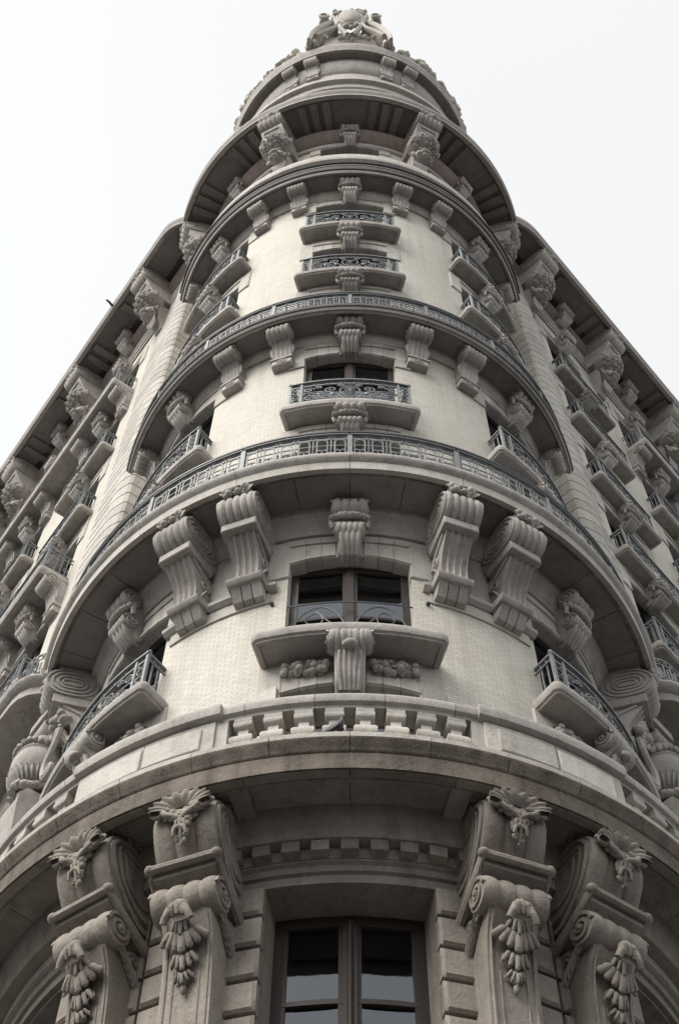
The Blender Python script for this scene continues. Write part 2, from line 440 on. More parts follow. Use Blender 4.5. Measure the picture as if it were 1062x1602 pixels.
def wing_wall(wg, wins):
    w = MB(); ops = []
    for u in wins[:-1]:
        s = u * wg.sign
        for _, z0, z1 in LEVW: ops.append((s - HW, s + HW, z0, z1 + 0.02))
    a, b = (0.9, WLEN) if wg.sign > 0 else (-WLEN, -0.9)
    wall(w, flt, a, b, 0.0, 43.0, ops)
    wg.at('wing_wall', w.build('wing_wall', uv_flt, recalc=False), 'brick', 0)
wing_wall(WL, LWIN); wing_wall(WR, RWIN)

# ------------------------------------------------------------------ windows
def window_meshes(m, z0, z1, tag, rail_at=None):
    fr = MB(); dd = -0.16; h = HW; t = 0.06
    fr.box(m, -h, -h + t, dd - .06, dd, z0, z1); fr.box(m, h - t, h, dd - .06, dd, z0, z1)
    fr.box(m, -h + t, h - t, dd - .06, dd, z1 - t, z1); fr.box(m, -h + t, h - t, dd - .06, dd, z0, z0 + t)
    fr.box(m, -0.055, 0.055, dd - .05, dd + .025, z0 + t, z1 - t)
    for sx in (-1, 1):
        a, b = sorted((sx * 0.055, sx * (h - t)))
        fr.box(m, a, a + .05, dd - .055, dd - .01, z0 + t, z1 - t); fr.box(m, b - .05, b, dd - .055, dd - .01, z0 + t, z1 - t)
        fr.box(m, a + .05, b - .05, dd - .055, dd - .01, z1 - t - .06, z1 - t); fr.box(m, a + .05, b - .05, dd - .055, dd - .01, z0 + t, z0 + t + .08)
        if rail_at: fr.box(m, a + .05, b - .05, dd - .055, dd - .012, rail_at, rail_at + .05)
    pn = []
    for sx in (-1, 1):
        a, b = sorted((sx * 0.10, sx * (h - t - .04)))
        q = MB(); q.sweep(m, [(dd - .046, z0 + t), (dd - .036, z0 + t), (dd - .036, z1 - t), (dd - .046, z1 - t)], a, b, 1)
        pn.append(q.build('pane_' + tag))
    rms = []
    for k in (.72, .45, .2):
        rm = MB(); rm.box(m, -h + .03, h - .03, -.30, -.29, z0 + (z1 - z0) * k, z1 - .05); rm.tube([m(-h + .03 + (2 * h - .06) * i / 6, -.295, z0 + (z1 - z0) * k) for i in range(7)], .014, 5)
        rms.append(rm.build('blind_' + tag))
    cu = []
    for sx in (-1, 1):
        rm = MB(); n = 14; vs = []
        for i in range(n + 1):
            for z in (z0 + .02, z1 - .06): vs.append(m(sx * (h - .04 - (.26 + .05 * (z - z0 < .5)) * i / n), -.37 + .022 * sin(i * 1.9), z))
        rm.add(vs, [(2 * i, 2 * i + 2, 2 * i + 3, 2 * i + 1) for i in range(n)]); cu.append(rm.build('curtain_' + tag))
    rb = MB(); rb.box(m, -h - .3, h + .3, -1.3, -1.28, z0 - .2, z1 + .2)
    return fr.build('frame_' + tag), pn, (rms, cu, rb.build('room_' + tag))
WM = {}
for nm, z0, z1 in LEV:
    WM[nm + 't'] = window_meshes(cyl, z0, z1, nm + 't', z0 + (z1 - z0) * .42)
for nm, z0, z1 in LEVW: WM[nm + 'w'] = window_meshes(flt, z0, z1, nm + 'w', z0 + (z1 - z0) * .42)
RV = random.Random(21)
def put_window(root):
    fr, pn, rm = root[1]
    o = root[0]('window', fr, 'wood')
    for p in pn: link('pane', p, 'glass', o)
    link('room_wall', rm[2], 'room', o)
    k = RV.randrange(4)
    if k < 3: link('blind', rm[0][k], 'blind', o)
    if RV.random() < .5:
        for c in rm[1]: link('curtain', c, 'blind', o)
for nm, _, _ in LEV:
    for ph in TWIN: put_window((lambda n, me, mt, ph=ph: T.bent(n, me, mt, ph), WM[nm + 't']))
    for wg, wins in ((WL, LWIN), (WR, RWIN)):
        for u in wins[:-1]: put_window((lambda n, me, mt, wg=wg, u=u: wg.at(n, me, mt, u), WM[nm + 'w']))

for k in range(20):        # louvre slats behind the middle window
    q = MB(); z_ = 16.1 + .08 * k; q.sweep(cyl, [(-.32, z_), (-.27, z_ + .035), (-.27, z_ + .05), (-.32, z_ + .015)], -.8, .8, 4); T.bent('louvre_slat', q.build('louvre_slat'), 'slat', 0)
# lintels: two corner stones and six wedge stones with a slightly arched underside, reaching up behind the keystone
def lintel_meshes(m, tag):
    H = 0.56; out = []
    for sx in (-1, 1):
        q = MB(); a, b = sorted((sx * HW * .985, sx * 1.16)); q.box(m, a, b, -.1, .035, -.42, H, bev=.012); out.append(('corner_stone', q.build('corner_stone' + tag)))
    rise = 0.11
    edges = [-.86, -.62, -.40, -.2, .2, .40, .62, .86]
    for i in range(len(edges) - 1):
        a, b = edges[i] + .004, edges[i + 1] - .004
        if edges[i] == -.2: continue
        za = -rise * (abs(a) / .86) ** 2; zb = -rise * (abs(b) / .86) ** 2
        q = MB(); tilt = 0.06
        for (d0, d1, zl, zh) in ((-.46, .02, 0, H - .16), (-.1, .045, H - .155, H)):
            ta = a * (1 + tilt) if zl else a; tb = b * (1 + tilt) if zl else b
            la = za if not zl else zl; lb = zb if not zl else zl
            q.add([m(a, d0, la), m(b, d0, lb), m(tb, d0, zh), m(ta, d0, zh), m(a, d1, la), m(b, d1, lb), m(tb, d1, zh), m(ta, d1, zh)],
                  [(0, 1, 2, 3), (4, 5, 6, 7), (0, 1, 5, 4), (1, 2, 6, 5), (2, 3, 7, 6), (3, 0, 4, 7)])
        # small hood fillet under each stone
        q.add([m(a, .02, za + .005), m(b, .02, zb + .005), m(b, .05, zb + .02), m(a, .05, za + .02), m(b, .05, zb + .06), m(a, .05, za + .06), m(b, .02, zb + .06), m(a, .02, za + .06)],
              [(0, 1, 2, 3), (3, 2, 4, 5), (5, 4, 6, 7)])
        out.append(('lintel_stone', q.build('lintel_stone' + tag, recalc=True)))
    return out
LT = lintel_meshes(cyl, '_t'); LW = lintel_meshes(flt, '_w')

# keystones: upper reeded drum, garland, lower reeded drum
def drum(mb, w, r, dc, zc, reeds, amp, n=14, ends=True, a0=0, a1=2 * pi):
    J = reeds * 4; o = len(mb.v)
    for i in range(n):
        a = 2 * pi * i / n
        for j in range(J + 1):
            t = j / J; x = ((t * reeds) % 1.0) * 2 - 1
            if j in (0, J): x = 1
            rr = r + amp * (sqrt(max(0, 1 - (x * .97) ** 2)) - 1)
            mb.v.append(flt(w * (2 * t - 1), dc + rr * cos(a), zc + rr * sin(a)))
    for i in range(n):
        for j in range(J):
            a = o + i * (J + 1) + j; b = o + ((i + 1) % n) * (J + 1) + j
            mb.f.append((a, a + 1, b + 1, b))
    for e in (0, J): mb.f.append(tuple(o + i * (J + 1) + e for i in range(n)))
    for sx in (-1, 1):                        # volute spirals on both ends
        sp = spiral(dc, zc, r * .86, r * .12, 0, 1.9, 22)
        mb.tube([flt(sx * (w + .006), p[0], p[1]) for p in sp], r * .13, 4)
        mb.ball(flt(sx * (w + .01), dc, zc), r * .22, (1, 1, 1), 0)
def keystone_mesh():
    k = MB()
    k.console(spline([(.20, 1.06), (.26, .9), (.24, .62), (.2, .5), (.16, .3), (.12, .12), (.05, .02)], 3), lambda t: .20 - .03 * t, 0)
    drum(k, .25, .185, .31, .86, 4, .045, 18)
    drum(k, .20, .150, .24, .36, 5, .03, 18)
    prof = spline([(.34, .28), (.28, .14), (.18, .03), (.10, -.04)], 3)
    k.console(prof, lambda t: .17 - .05 * t, 4, .03)
    g = MB()
    for i in range(9):
        t = i / 8 * 2 - 1
        g.ball((t * .25, -.33 - .08 * (1 - t * t), .62 - .05 * (1 - abs(t))), .055, (1, 1, .9), 1, .12)
    for sx in (-1, 1):
        g.tube([(sx * .26, -.26, .70), (sx * .27, -.28, .58), (sx * .24, -.24, .48)], .04, 5)
    top = MB()
    for i in range(5):
        t = (i - 2) / 2; top.ball((t * .17, -.40, 1.02), .05, (1, 1, .8), 1, .1)
    return k.build('keystone'), g.build('garland'), top.build('leaf_crest')
KEY = keystone_mesh()
KTOP = {'g1': 14.98, 'f1': 22.27, 'c1': 29.4, 'c': 32.85}
def put_key(fn, nm='', z1=0.0, extra=None):
    o = fn('keystone', KEY[0], 'stone'); top = extra or KTOP.get(nm)
    if top: base = z1 - .16; o.location.z = ZB + base; o.scale = (1, .95, min(1, (top - base) / 1.09))
    return o_key(o)
def o_key(o):
    pass; link('garland', KEY[1], 'stone', o); link('leaf_crest', KEY[2], 'stone', o)
for nm, z0, z1 in LEV:
    for ph in TWIN:
        if nm != 'g1': put_key(lambda n, me, mt, ph=ph: T.rigid(n, me, mt, ph, z1 - .04), nm, z1)
        for pn, me in LT: T.bent(pn, me, 'stone_light', ph).location.z += z1
for nm, z0, z1 in LEVW:
    for wg, wins in ((WL, LWIN), (WR, RWIN)):
        for u in wins[:-1]:
            put_key(lambda n, me, mt, wg=wg, u=u: wg.at(n, me, mt, u, z1 - .10), nm, z1, 35.97 if (nm == 'd' and wg is WR and u < 3) else 25.9 if (nm == 'b' and wg is WR) else None)
            for pn, me in LW: wg.at(pn, me, 'stone_light', u, z1)

# window ledges with a roll edge and a recessed soffit
def ledge_mesh(m, h, D, tag):
    q = MB(); q.stack(m, h, D, [(.10, .035), (.095, 0.0), (.05, 0.0), (.045, .02), (.015, .04), (.0, .09), (.0, .15), (.015, .2), (.05, .225), (.1, .235)], .10)
    return q.build('window_ledge' + tag)
LDT = ledge_mesh(cyl, 1.13, .40, '_t'); LDW = ledge_mesh(flt, 1.22, .38, '_w')
LDA = ledge_mesh(cyl, 1.14, .48, '_a')

# wrought iron: arched panel for the long balconies, scroll panel for window balconies
def iron_panel(m, s0, s1, d, units, h=.80, dx=0.0):
    q = MB(); L = s1 - s0; u = L / units; R = .013
    def P(s, z): return m(s0 + s, d, z)
    def bar(a, b, z, w=.02, t=.02): q.sweep(m, [(d - w, z - t), (d + w, z - t), (d + w, z + t), (d - w, z + t)], s0 + a, s0 + b, max(1, int((b - a) / .12)) if m is cyl else 1)
    bar(0, L, h, .042, .02); bar(0, L, h - .14, .012, .012); bar(0, L, .05, .018, .014); bar(0, L, h * .58, .008, .008)
    for i in range(units):
        c = (i + .5) * u
        ring = [(c + u * .44 * cos(t), h - .075 + .045 * sin(t)) for t in [2 * pi * k / 12 for k in range(12)]]
        q.tube([P(*p) for p in ring], R * .8, 4, closed=True)
        hw = u * .29; top = h - .16 - hw
        ar = [(c - hw, .06), (c - hw, top)] + [(c - hw * cos(t), top + hw * sin(t)) for t in [pi * k / 8 for k in range(1, 8)]] + [(c + hw, top), (c + hw, .06)]
        q.tube([P(*p) for p in ar], R, 4)
        q.tube([P(c + .04 * cos(t), .115 + .035 * sin(t)) for t in [2 * pi * k / 8 for k in range(8)]], R * .8, 4, closed=True)
        q.tube([P(c, .15), P(c, .3)], R * .8, 4); q.ball(P(c, .32), .024, lod=0)
        for sx in (-1, 1):
            q.tube([P(c + sx * a_, b_) for a_, b_ in spiral(hw * .5, .40 * h, hw * .42, .008, -pi / 2, 1.1, 9)], R * .7, 4)
            q.tube([P(c + sx * (u * .5 - a_), b_) for a_, b_ in spiral((u * .5 - hw) * .5, h * .30, (u * .5 - hw) * .45, .006, pi / 2, 1.0, 7)], R * .6, 4)
            q.ball(P(c + sx * hw * .98, h - .17), .02, lod=0)
        for e in ((i + 1) * u,) if i < units - 1 else ():
            q.tube([P(e, .06), P(e, h - .15)], R * .8, 4)
            for zz in (.2, .28, .36): q.ball(P(e, zz), .026, lod=0)
    return q
def iron_post(m, s, d, h=.86):
    q = MB(); q.sweep(m, [(d - .03, 0), (d + .03, 0), (d + .03, h), (d - .03, h)], s - .03, s + .03, 1)
    q.ball(m(s, d, h + .03), .05, lod=0); return q
def scroll_rail(m, h, D, H=.86):
    """bowed window balcony railing with C scrolls and a heart in the middle"""
    q = MB(); R = .0125
    def P(s, z): return m(s, D, z)
    for z, w, t in ((H, .04, .018), (H - .13, .012, .012), (.06, .016, .014)):
        q.sweep(m, [(D - w, z - t), (D + w, z - t), (D + w, z + t), (D - w, z + t)], -h, h, 10 if m is cyl else 1)
        for sx in (-1, 1):
            a, b = sorted((sx * h, sx * (h - 2 * w))); q.sweep(m, [(0, z - t), (D - w, z - t), (D - w, z + t), (0, z + t)], a, b, 1)
    n = 9; u = 2 * h / n
    for i in range(n):
        c = -h + (i + .5) * u
        q.tube([P(c + u * .42 * cos(t), H - .065 + .04 * sin(t)) for t in [2 * pi * k / 10 for k in range(10)]], R * .7, 4, closed=True)
    for sx in (-1, 1):
        for a in (h - .02, h - .2):
            q.sweep(m, [(D - .022, 0), (D + .022, 0), (D + .022, H), (D - .022, H)], sx * a - .02, sx * a + .02, 1)
        for zz in (.16, .34, .52, .68):
            q.tube([P(sx * (h - .11) + .06 * cos(t), zz + .06 * sin(t)) for t in [2 * pi * k / 9 for k in range(9)]], R * .8, 4, closed=True)
        q.ball(P(sx * (h - .02), H + .04), .045, lod=0)
        for dd in (D * .33, D * .66): q.sweep(m, [(dd - .01, .05), (dd + .01, .05), (dd + .01, H), (dd - .01, H)], sx * (h - .03) - .01, sx * (h - .03) + .01, 1)
        # scrolls
        for (cx, cz, r, a0, tu) in ((.62, .24, .155, pi * .5, 1.5), (.30, .50, .11, -pi * .5, 1.4), (.66, .56, .095, pi, -1.4), (.36, .19, .10, pi * .5, -1.3), (.50, .63, .06, 0, 1.3), (.47, .38, .07, pi, 1.3), (.14, .64, .06, 0, 1.2), (.76, .40, .055, pi * .5, -1.2), (.17, .16, .06, pi, 1.2)):
            sp = spiral(cx, cz, r, r * .22, a0, tu, 18)
            q.tube([P(sx * p[0], p[1]) for p in sp], R, 4)
            q.ball(P(sx * sp[-1][0], sp[-1][1]), .026, lod=0)
        q.tube([P(sx * p[0], p[1]) for p in spline([(.02, .12), (.13, .30), (.16, .45), (.09, .55), (.01, .48), (0, .38)], 4)], R, 4)
        q.tube([P(sx * p[0], p[1]) for p in spline([(.10, .08), (.22, .30), (.40, .42), (.55, .44), (.74, .42)], 4)], R, 4)
        q.ball(P(sx * .27, .32), .05, (1, .5, 1.2), lod=0)
    return q
SRT = scroll_rail(cyl, .98, .33).build('balcony_railing_t'); SRW = scroll_rail(flt, 1.07, .31).build('balcony_railing_w')
def thin_rail(m):
    q = MB(); d = -.04
    def P(s, z): return m(s, d, z)
    q.tube([P(-.86 + 1.72 * i / 10, .62) for i in range(11)], .010, 5)
    for sx in (-1, 1):
        for p in (spline([(.02, 0), (.05, .3), (.2, .5), (.42, .57), (.66, .48), (.82, .25), (.84, 0)], 5),
                  spline([(.10, .28), (.3, .40), (.45, .5), (.6, .42), (.45, .34), (.36, .42), (.45, .52)], 4),
                  spline([(.08, .02), (.24, .22), (.42, .30), (.62, .22), (.78, .02)], 4),
                  spline([(.2, .02), (.32, .14), (.42, .18), (.55, .14), (.66, .02)], 4)):
            q.tube([P(sx * a, b) for a, b in p], .009, 5)
        q.tube([P(sx * a, b) for a, b in spiral(.42, .25, .09, .02, 0, 1.5, 14)], .009, 5)
    return q.build('window_rail')
THIN = thin_rail(cyl)

ledge_z = {'a': 15.02, 'b': 22.28, 'c': 29.42, 'd': 32.86}
for nm, z in ledge_z.items():
    for ph in TWIN:
        T.bent('window_ledge', LDA if nm == 'a' else LDT, 'stone', ph).location.z += z
        if nm == 'a' and ph == 0: r_ = T.bent('window_rail', THIN, 'iron_dark', ph); r_.location.z += z + .235; r_.scale = (1, 1, 2.05)
        else: T.bent('balcony_railing', SRT, 'iron', ph).location.z += z + .235
    for wg, wins in ((WL, LWIN), (WR, RWIN)):
        for u in wins[:-1]:
            wg.at('window_ledge', LDW, 'stone', u, z); wg.at('balcony_railing', SRW, 'iron', u, z + .235)
for u in RWIN[:1]:
    for z in (35.9, 25.85): WR.at('window_ledge', LDW, 'stone', u, z + .1); WR.at('balcony_railing', SRW, 'iron', u, z + .335)
for u in RWIN[1:3]: WR.at('window_ledge', LDW, 'stone', u, 25.95); WR.at('balcony_railing', SRW, 'iron', u, 26.185)

# ------------------------------------------------------------------ ring balconies of the tower
def seg_ring(prof, phi0, phi1, n, name, mat, gap=0.006):
    st = (phi1 - phi0) / n; a = radians(st) * RW
    q = MB(); q.sweep(cyl, prof, -a / 2 + gap, a / 2 - gap, max(2, int(a / .12))); me = q.build(name)
    for i in range(n): T.bent(name, me, mat, phi0 + st * (i + .5))
    cz = sum(p[1] for p in prof) / len(prof); cd = sum(p[0] for p in prof) / len(prof)      # solid core behind the joints
    core = [(max(d + (-.03 if d > cd else -.05), -.2), z + (.018 if z < cz else -.018)) for d, z in prof]
    q = MB(); q.sweep(cyl, core, radians(phi0) * RW + .02, radians(phi1) * RW - .02); T.bent('joint_core', q.build('joint_core'), 'stone_stain')
def ring(prof, phi0, phi1, name, mat, ds=.12, **k):
    q = MB(); q.sweep(cyl, prof, radians(phi0) * RW, radians(phi1) * RW, ds=ds); return T.bent(name, q.build(name), mat, 0, **k)
PF = 78.5
# F: the great balcony
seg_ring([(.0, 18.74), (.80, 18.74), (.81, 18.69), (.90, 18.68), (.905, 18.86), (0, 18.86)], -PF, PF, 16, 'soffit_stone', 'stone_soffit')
seg_ring([(.0, 18.865), (.93, 18.865), (.985, 18.91), (1.01, 18.97), (1.0, 19.03), (.96, 19.07), (0, 19.08)], -PF, PF, 8, 'edge_stone', 'stone', .003)
seg_ring([(.84, 18.67), (.915, 18.67), (.93, 18.86), (.84, 18.86)], -PF, PF, 8, 'fascia_stone', 'stone_light', .003)
ring([(0, 18.30), (.05, 18.30), (.08, 18.38), (.12, 18.42), (.16, 18.55), (.24, 18.62), (.26, 18.735), (0, 18.735)], -PF, PF, 'wall_moulding', 'stone')
# C
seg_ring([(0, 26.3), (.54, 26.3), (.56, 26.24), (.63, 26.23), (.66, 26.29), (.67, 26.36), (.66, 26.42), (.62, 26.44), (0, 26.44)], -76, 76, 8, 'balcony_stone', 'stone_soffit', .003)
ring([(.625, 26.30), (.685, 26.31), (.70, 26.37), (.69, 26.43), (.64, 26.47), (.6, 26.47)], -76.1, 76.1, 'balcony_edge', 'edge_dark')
ring([(.55, 26.225), (.60, 26.222), (.60, 26.25), (.55, 26.25)], -76, 76, 'edge_fillet', 'stone_light')
ring([(0, 26.0), (.05, 26.0), (.1, 26.12), (.14, 26.29), (0, 26.29)], -76, 76, 'wall_moulding', 'stone_light')
# B: cornice balcony with a low stone parapet
seg_ring([(0, 36.65), (.54, 36.65), (.56, 36.59), (.61, 36.58), (.64, 36.65), (.65, 36.8), (.63, 37.0), (0, 37.0)], -76, 76, 8, 'balcony_stone', 'stone_soffit', .003)
ring([(.58, 37.005), (.70, 37.005), (.71, 37.2), (.66, 37.3), (.62, 37.35), (.58, 37.4), (.58, 37.8), (.66, 37.86), (.66, 38.05), (.5, 38.05), (.5, 37.005)], -76, 76, 'parapet', 'stone')
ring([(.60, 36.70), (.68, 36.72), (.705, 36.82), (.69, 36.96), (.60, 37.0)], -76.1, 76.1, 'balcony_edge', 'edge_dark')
ring([(.5, 38.055), (.64, 38.055), (.62, 38.5), (.5, 38.5)], -76, 76, 'parapet_cap', 'stone_light')
ring([(0, 36.25), (.05, 36.25), (.1, 36.4), (.15, 36.64), (0, 36.64)], -76, 76, 'wall_moulding', 'stone_light')
b_ = MB()
for i in range(180):
    a = radians(-75 + 150 * i / 179); b_.ball((4.725 * sin(a), -4.725 * cos(a), 37.12), .045, lod=0)
T.bent('beading', b_.build('beading'), 'iron_dark', 0, kind='stuff')
# A: the eave
EZ = 42.9
def eave_prof(D): return [(0, EZ + .14), (D - .14, EZ + .14), (D - .13, EZ + .04), (D - .06, EZ), (D, EZ + .02), (D + .02, EZ + .16), (D - .02, EZ + .22), (D + .04, EZ + .36), (D + .06, EZ + .55), (D + .02, EZ + .62), (D - .1, EZ + .7), (0, EZ + .9)]
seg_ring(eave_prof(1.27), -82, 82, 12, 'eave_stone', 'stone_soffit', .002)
ring([(1.17, EZ - .02), (1.29, EZ - .03), (1.295, EZ + .05), (1.17, EZ + .05)], -82, 82, 'eave_edge', 'stone_light')
ring([(0, 42.1), (.08, 42.12), (.16, 42.2), (.26, 42.3), (.34, 42.45), (.35, 42.62), (.28, 42.78), (.2, 42.85), (.2, 43.05), (0, 43.05)], -82, 82, 'wall_moulding', 'stone_brown')
ring([(0, 41.78), (.06, 41.8), (.09, 41.95), (.07, 42.09), (0, 42.09)], -82, 82, 'wall_moulding', 'stone')
# flat ribs on the eave soffit
q = MB(); q.box(cyl, -.09, .09, .22, 1.08, EZ + .02, EZ + .138); RIBT = q.build('eave_rib_t')
q = MB(); q.box(flt, -.11, .11, .22, 1.08, EZ + .02, EZ + .138); RIBW = q.build('eave_rib_w')
q = MB(); q.box(cyl, -.095, .095, 1.082, 1.10, EZ + .015, EZ + .045); RTT = q.build('rib_tip_t')
q = MB(); q.box(flt, -.115, .115, 1.082, 1.10, EZ + .015, EZ + .045); RTW = q.build('rib_tip_w')
BRK_A = (-77, -27, 27, 77)
for c in (0, -SIDE, SIDE):
    for sx in (-1, 1):
        for k in range(3):
            ph = c + sx * (8.0 + 4.3 * k)
            o = T.bent('eave_rib', RIBT, 'stone_soffit', ph); link('rib_tip', RTT, 'stone_light', o)
# parts above the eave: attic drum, cornices and crest
ring([(-.4, 43.5), (.05, 43.5), (.05, 47.9), (-.4, 47.9)], -175, 175, 'attic_wall', 'stone_light', .4)
ring([(0, 47.9), (.25, 47.95), (.3, 48.3), (.42, 48.4), (.45, 48.75), (.6, 48.8), (.62, 49.1), (.52, 49.2), (.5, 49.6), (.42, 49.9), (0, 50.0)], -175, 175, 'attic_cornice', 'stone_light', .3)
ring([(-.35, 50.0), (-.1, 50.0), (-.1, 53.9), (-.35, 53.9)], -175, 175, 'upper_attic_wall', 'stone', .4)
ring([(-.1, 54.75), (.42, 54.75), (.43, 54.65), (.52, 54.62), (.55, 54.9), (.62, 55.1), (.6, 55.5), (.5, 55.7), (-.1, 55.9)], -179, 179, 'crown_cornice', 'stone', .25)
ring([(-.1, 53.4), (.0, 53.5), (.08, 53.9), (.16, 54.2), (.18, 54.74), (-.1, 54.74)], -175, 175, 'crown_moulding', 'stone', .3)
dm = MB(); dm.lathe([(4.05, 55.9), (3.7, 57.2), (2.9, 58.4), (1.6, 59.2), (.05, 59.6)], n=40)
T.bent('dome_roof', dm.build('dome_roof'), 'lead')

# ------------------------------------------------------------------ consoles
def stadium_side(mb, w, d0, d1, zc, r, rings=(1.0, .62, .3), thick=.022):
    """concentric raised ovals on both cheeks of a bracket"""
    for sx in (-1, 1):
        for k in rings:
            rr = r * k; a, b = d0 + r, d1 - r; pts = []
            for i in range(9): t = -pi / 2 + pi * i / 8; pts.append((b + rr * cos(t), zc + rr * sin(t)))
            for i in range(9): t = pi / 2 + pi * i / 8; pts.append((a + rr * cos(t), zc + rr * sin(t)))
            mb.tube([flt(sx * (w + .004), p[0], p[1]) for p in pts], thick, 4, closed=True)
def stadium_body(mb, w, d0, d1, zc, r, reeds, amp):
    a, b = d0 + r, d1 - r
    prof = [(max(d0, 0.0), zc + r)] + [(b + r * cos(t), zc + r * sin(t)) for t in [pi / 2 - pi * i / 14 for i in range(15)]] + [(max(d0, 0.0) + r * .6, zc - r)]
    mb.console(prof, lambda t: w, reeds, amp, wall=-.05)

def big_bracket():          # F brackets, origin on the wall at soffit level z=0
    W_ = .275; out = []
    q = MB(); stadium_body(q, W_, .04, .90, -.42, .34, 5, .05); stadium_side(q, W_, .04, .90, -.42, .34, (.9, .66, .40, .18), .022)
    q.box(flt, -W_ + .02, W_ - .02, -.02, .74, -.11, 0.01)
    out.append(('scroll', q.build('f_scroll')))
    q = MB(); q.box(flt, -W_ + .01, W_ - .01, .1, .70, -.93, -.745, bev=.015); out.append(('scroll_block', q.build('f_block')))
    q = MB()
    pr = spline([(.58, -.90), (.54, -.98), (.42, -1.12), (.32, -1.28), (.27, -1.46), (.26, -1.62)], 4)
    q.console(pr, lambda t: .20 - .01 * t, 4, -.06)
    for sx in (-1, 1):
        q.tube([flt(sx * .205, a, b) for a, b in spiral(.15, -1.22, .12, .03, pi / 2, 1.6, 18)], .03, 5)
        q.tube([flt(sx * .205, a, b) for a, b in spline([(.52, -.94), (.30, -1.02), (.16, -1.10)], 5)], .032, 5)
    out.append(('scroll_leg', q.build('f_leg')))
    for sx in (-1, 1):
        q = MB(); leaf(q, (sx * .22, -.12, -1.30), (sx * .22, -.20, -1.6), .05, .02); out.append(('leaf', q.build('f_leaf')))
    q = MB(); q.sweep(flt, [(0, -1.80), (.30, -1.80), (.34, -1.76), (.35, -1.71), (.32, -1.67), (0, -1.64)], -.26, .26, 1)
    out.append(('base_moulding', q.build('f_base')))
    for i in range(3):
        q = MB(); x = (i - 1) * .15
        q.add([flt(x - .068, 0, -1.80), flt(x + .068, 0, -1.80), flt(x + .068, .26, -1.80), flt(x - .068, .26, -1.80), flt(x - .068, 0, -2.02), flt(x + .068, 0, -2.02), flt(x + .068, .12, -2.0), flt(x - .068, .12, -2.0)],
              [(0, 1, 2, 3), (4, 5, 6, 7), (0, 1, 5, 4), (1, 2, 6, 5), (2, 3, 7, 6), (3, 0, 4, 7)])
        out.append(('drop_block', q.build('f_drop')))
    q = MB(); fruit(q, lambda: (random.uniform(-.18, .18), -random.uniform(.78, .90), random.uniform(-.24, -.08)), 16, .04, .065)
    for sx in (-1, 1): leaf(q, (sx * .1, -.82, -.2), (sx * .27, -.86, -.12), .05, .04)
    out.append(('fruit', q.build('f_fruit')))
    return out
BIG = big_bracket()
def put(parts, fn, mat='stone'):
    o = fn(parts[0][0] if False else 'bracket', parts[0][1], mat)
    for n, me in parts[1:]: link(n, me, mat, o)
    return o
for ph in (-75, -32.3, -19.6, 19.6, 32.3, 75): put(BIG, lambda n, me, mt, ph=ph: T.rigid(n, me, mt, ph, 18.72))

def small_bracket():        # under C and B; origin at soffit
    q = MB(); w = .2
    q.console(spline([(.40, .0), (.44, -.1), (.42, -.26), (.30, -.38), (.22, -.50), (.17, -.68), (.13, -.85), (.1, -.98)], 3), lambda t: w - .03 * t, 4, -.03)
    drum(q, w + .025, .19, .36, -.20, 5, .03, 18)
    q.box(flt, -w - .01, w + .01, 0, .36, -.05, .0)
    r = MB(); r.box(flt, -w, w, 0, .17, -1.2, -.98, bev=.02); r.box(flt, -w - .02, w + .02, 0, .2, -1.0, -.955)
    r.tube([flt(.1 * cos(t), .175, -1.09 + .055 * sin(t)) for t in [2 * pi * i / 12 for i in range(12)]], .014, 4, closed=True); r.ball(flt(0, .175, -1.09), .03, lod=1)
    out = [('scroll', q.build('small_scroll')), ('rosette_block', r.build('small_base'))]
    for sx in (-1, 1):
        l = MB(); leaf(l, (sx * .2, -.2, -.42), (sx * .19, -.12, -.78), .05, .02); out.append(('leaf', l.build('small_leaf')))
    return out
SML = small_bracket()
for z in (26.3, 36.65):
    for ph in (-71, -33, -18, 18, 33, 71): put(SML, lambda n, me, mt, ph=ph: T.rigid(n, me, mt, ph, z))

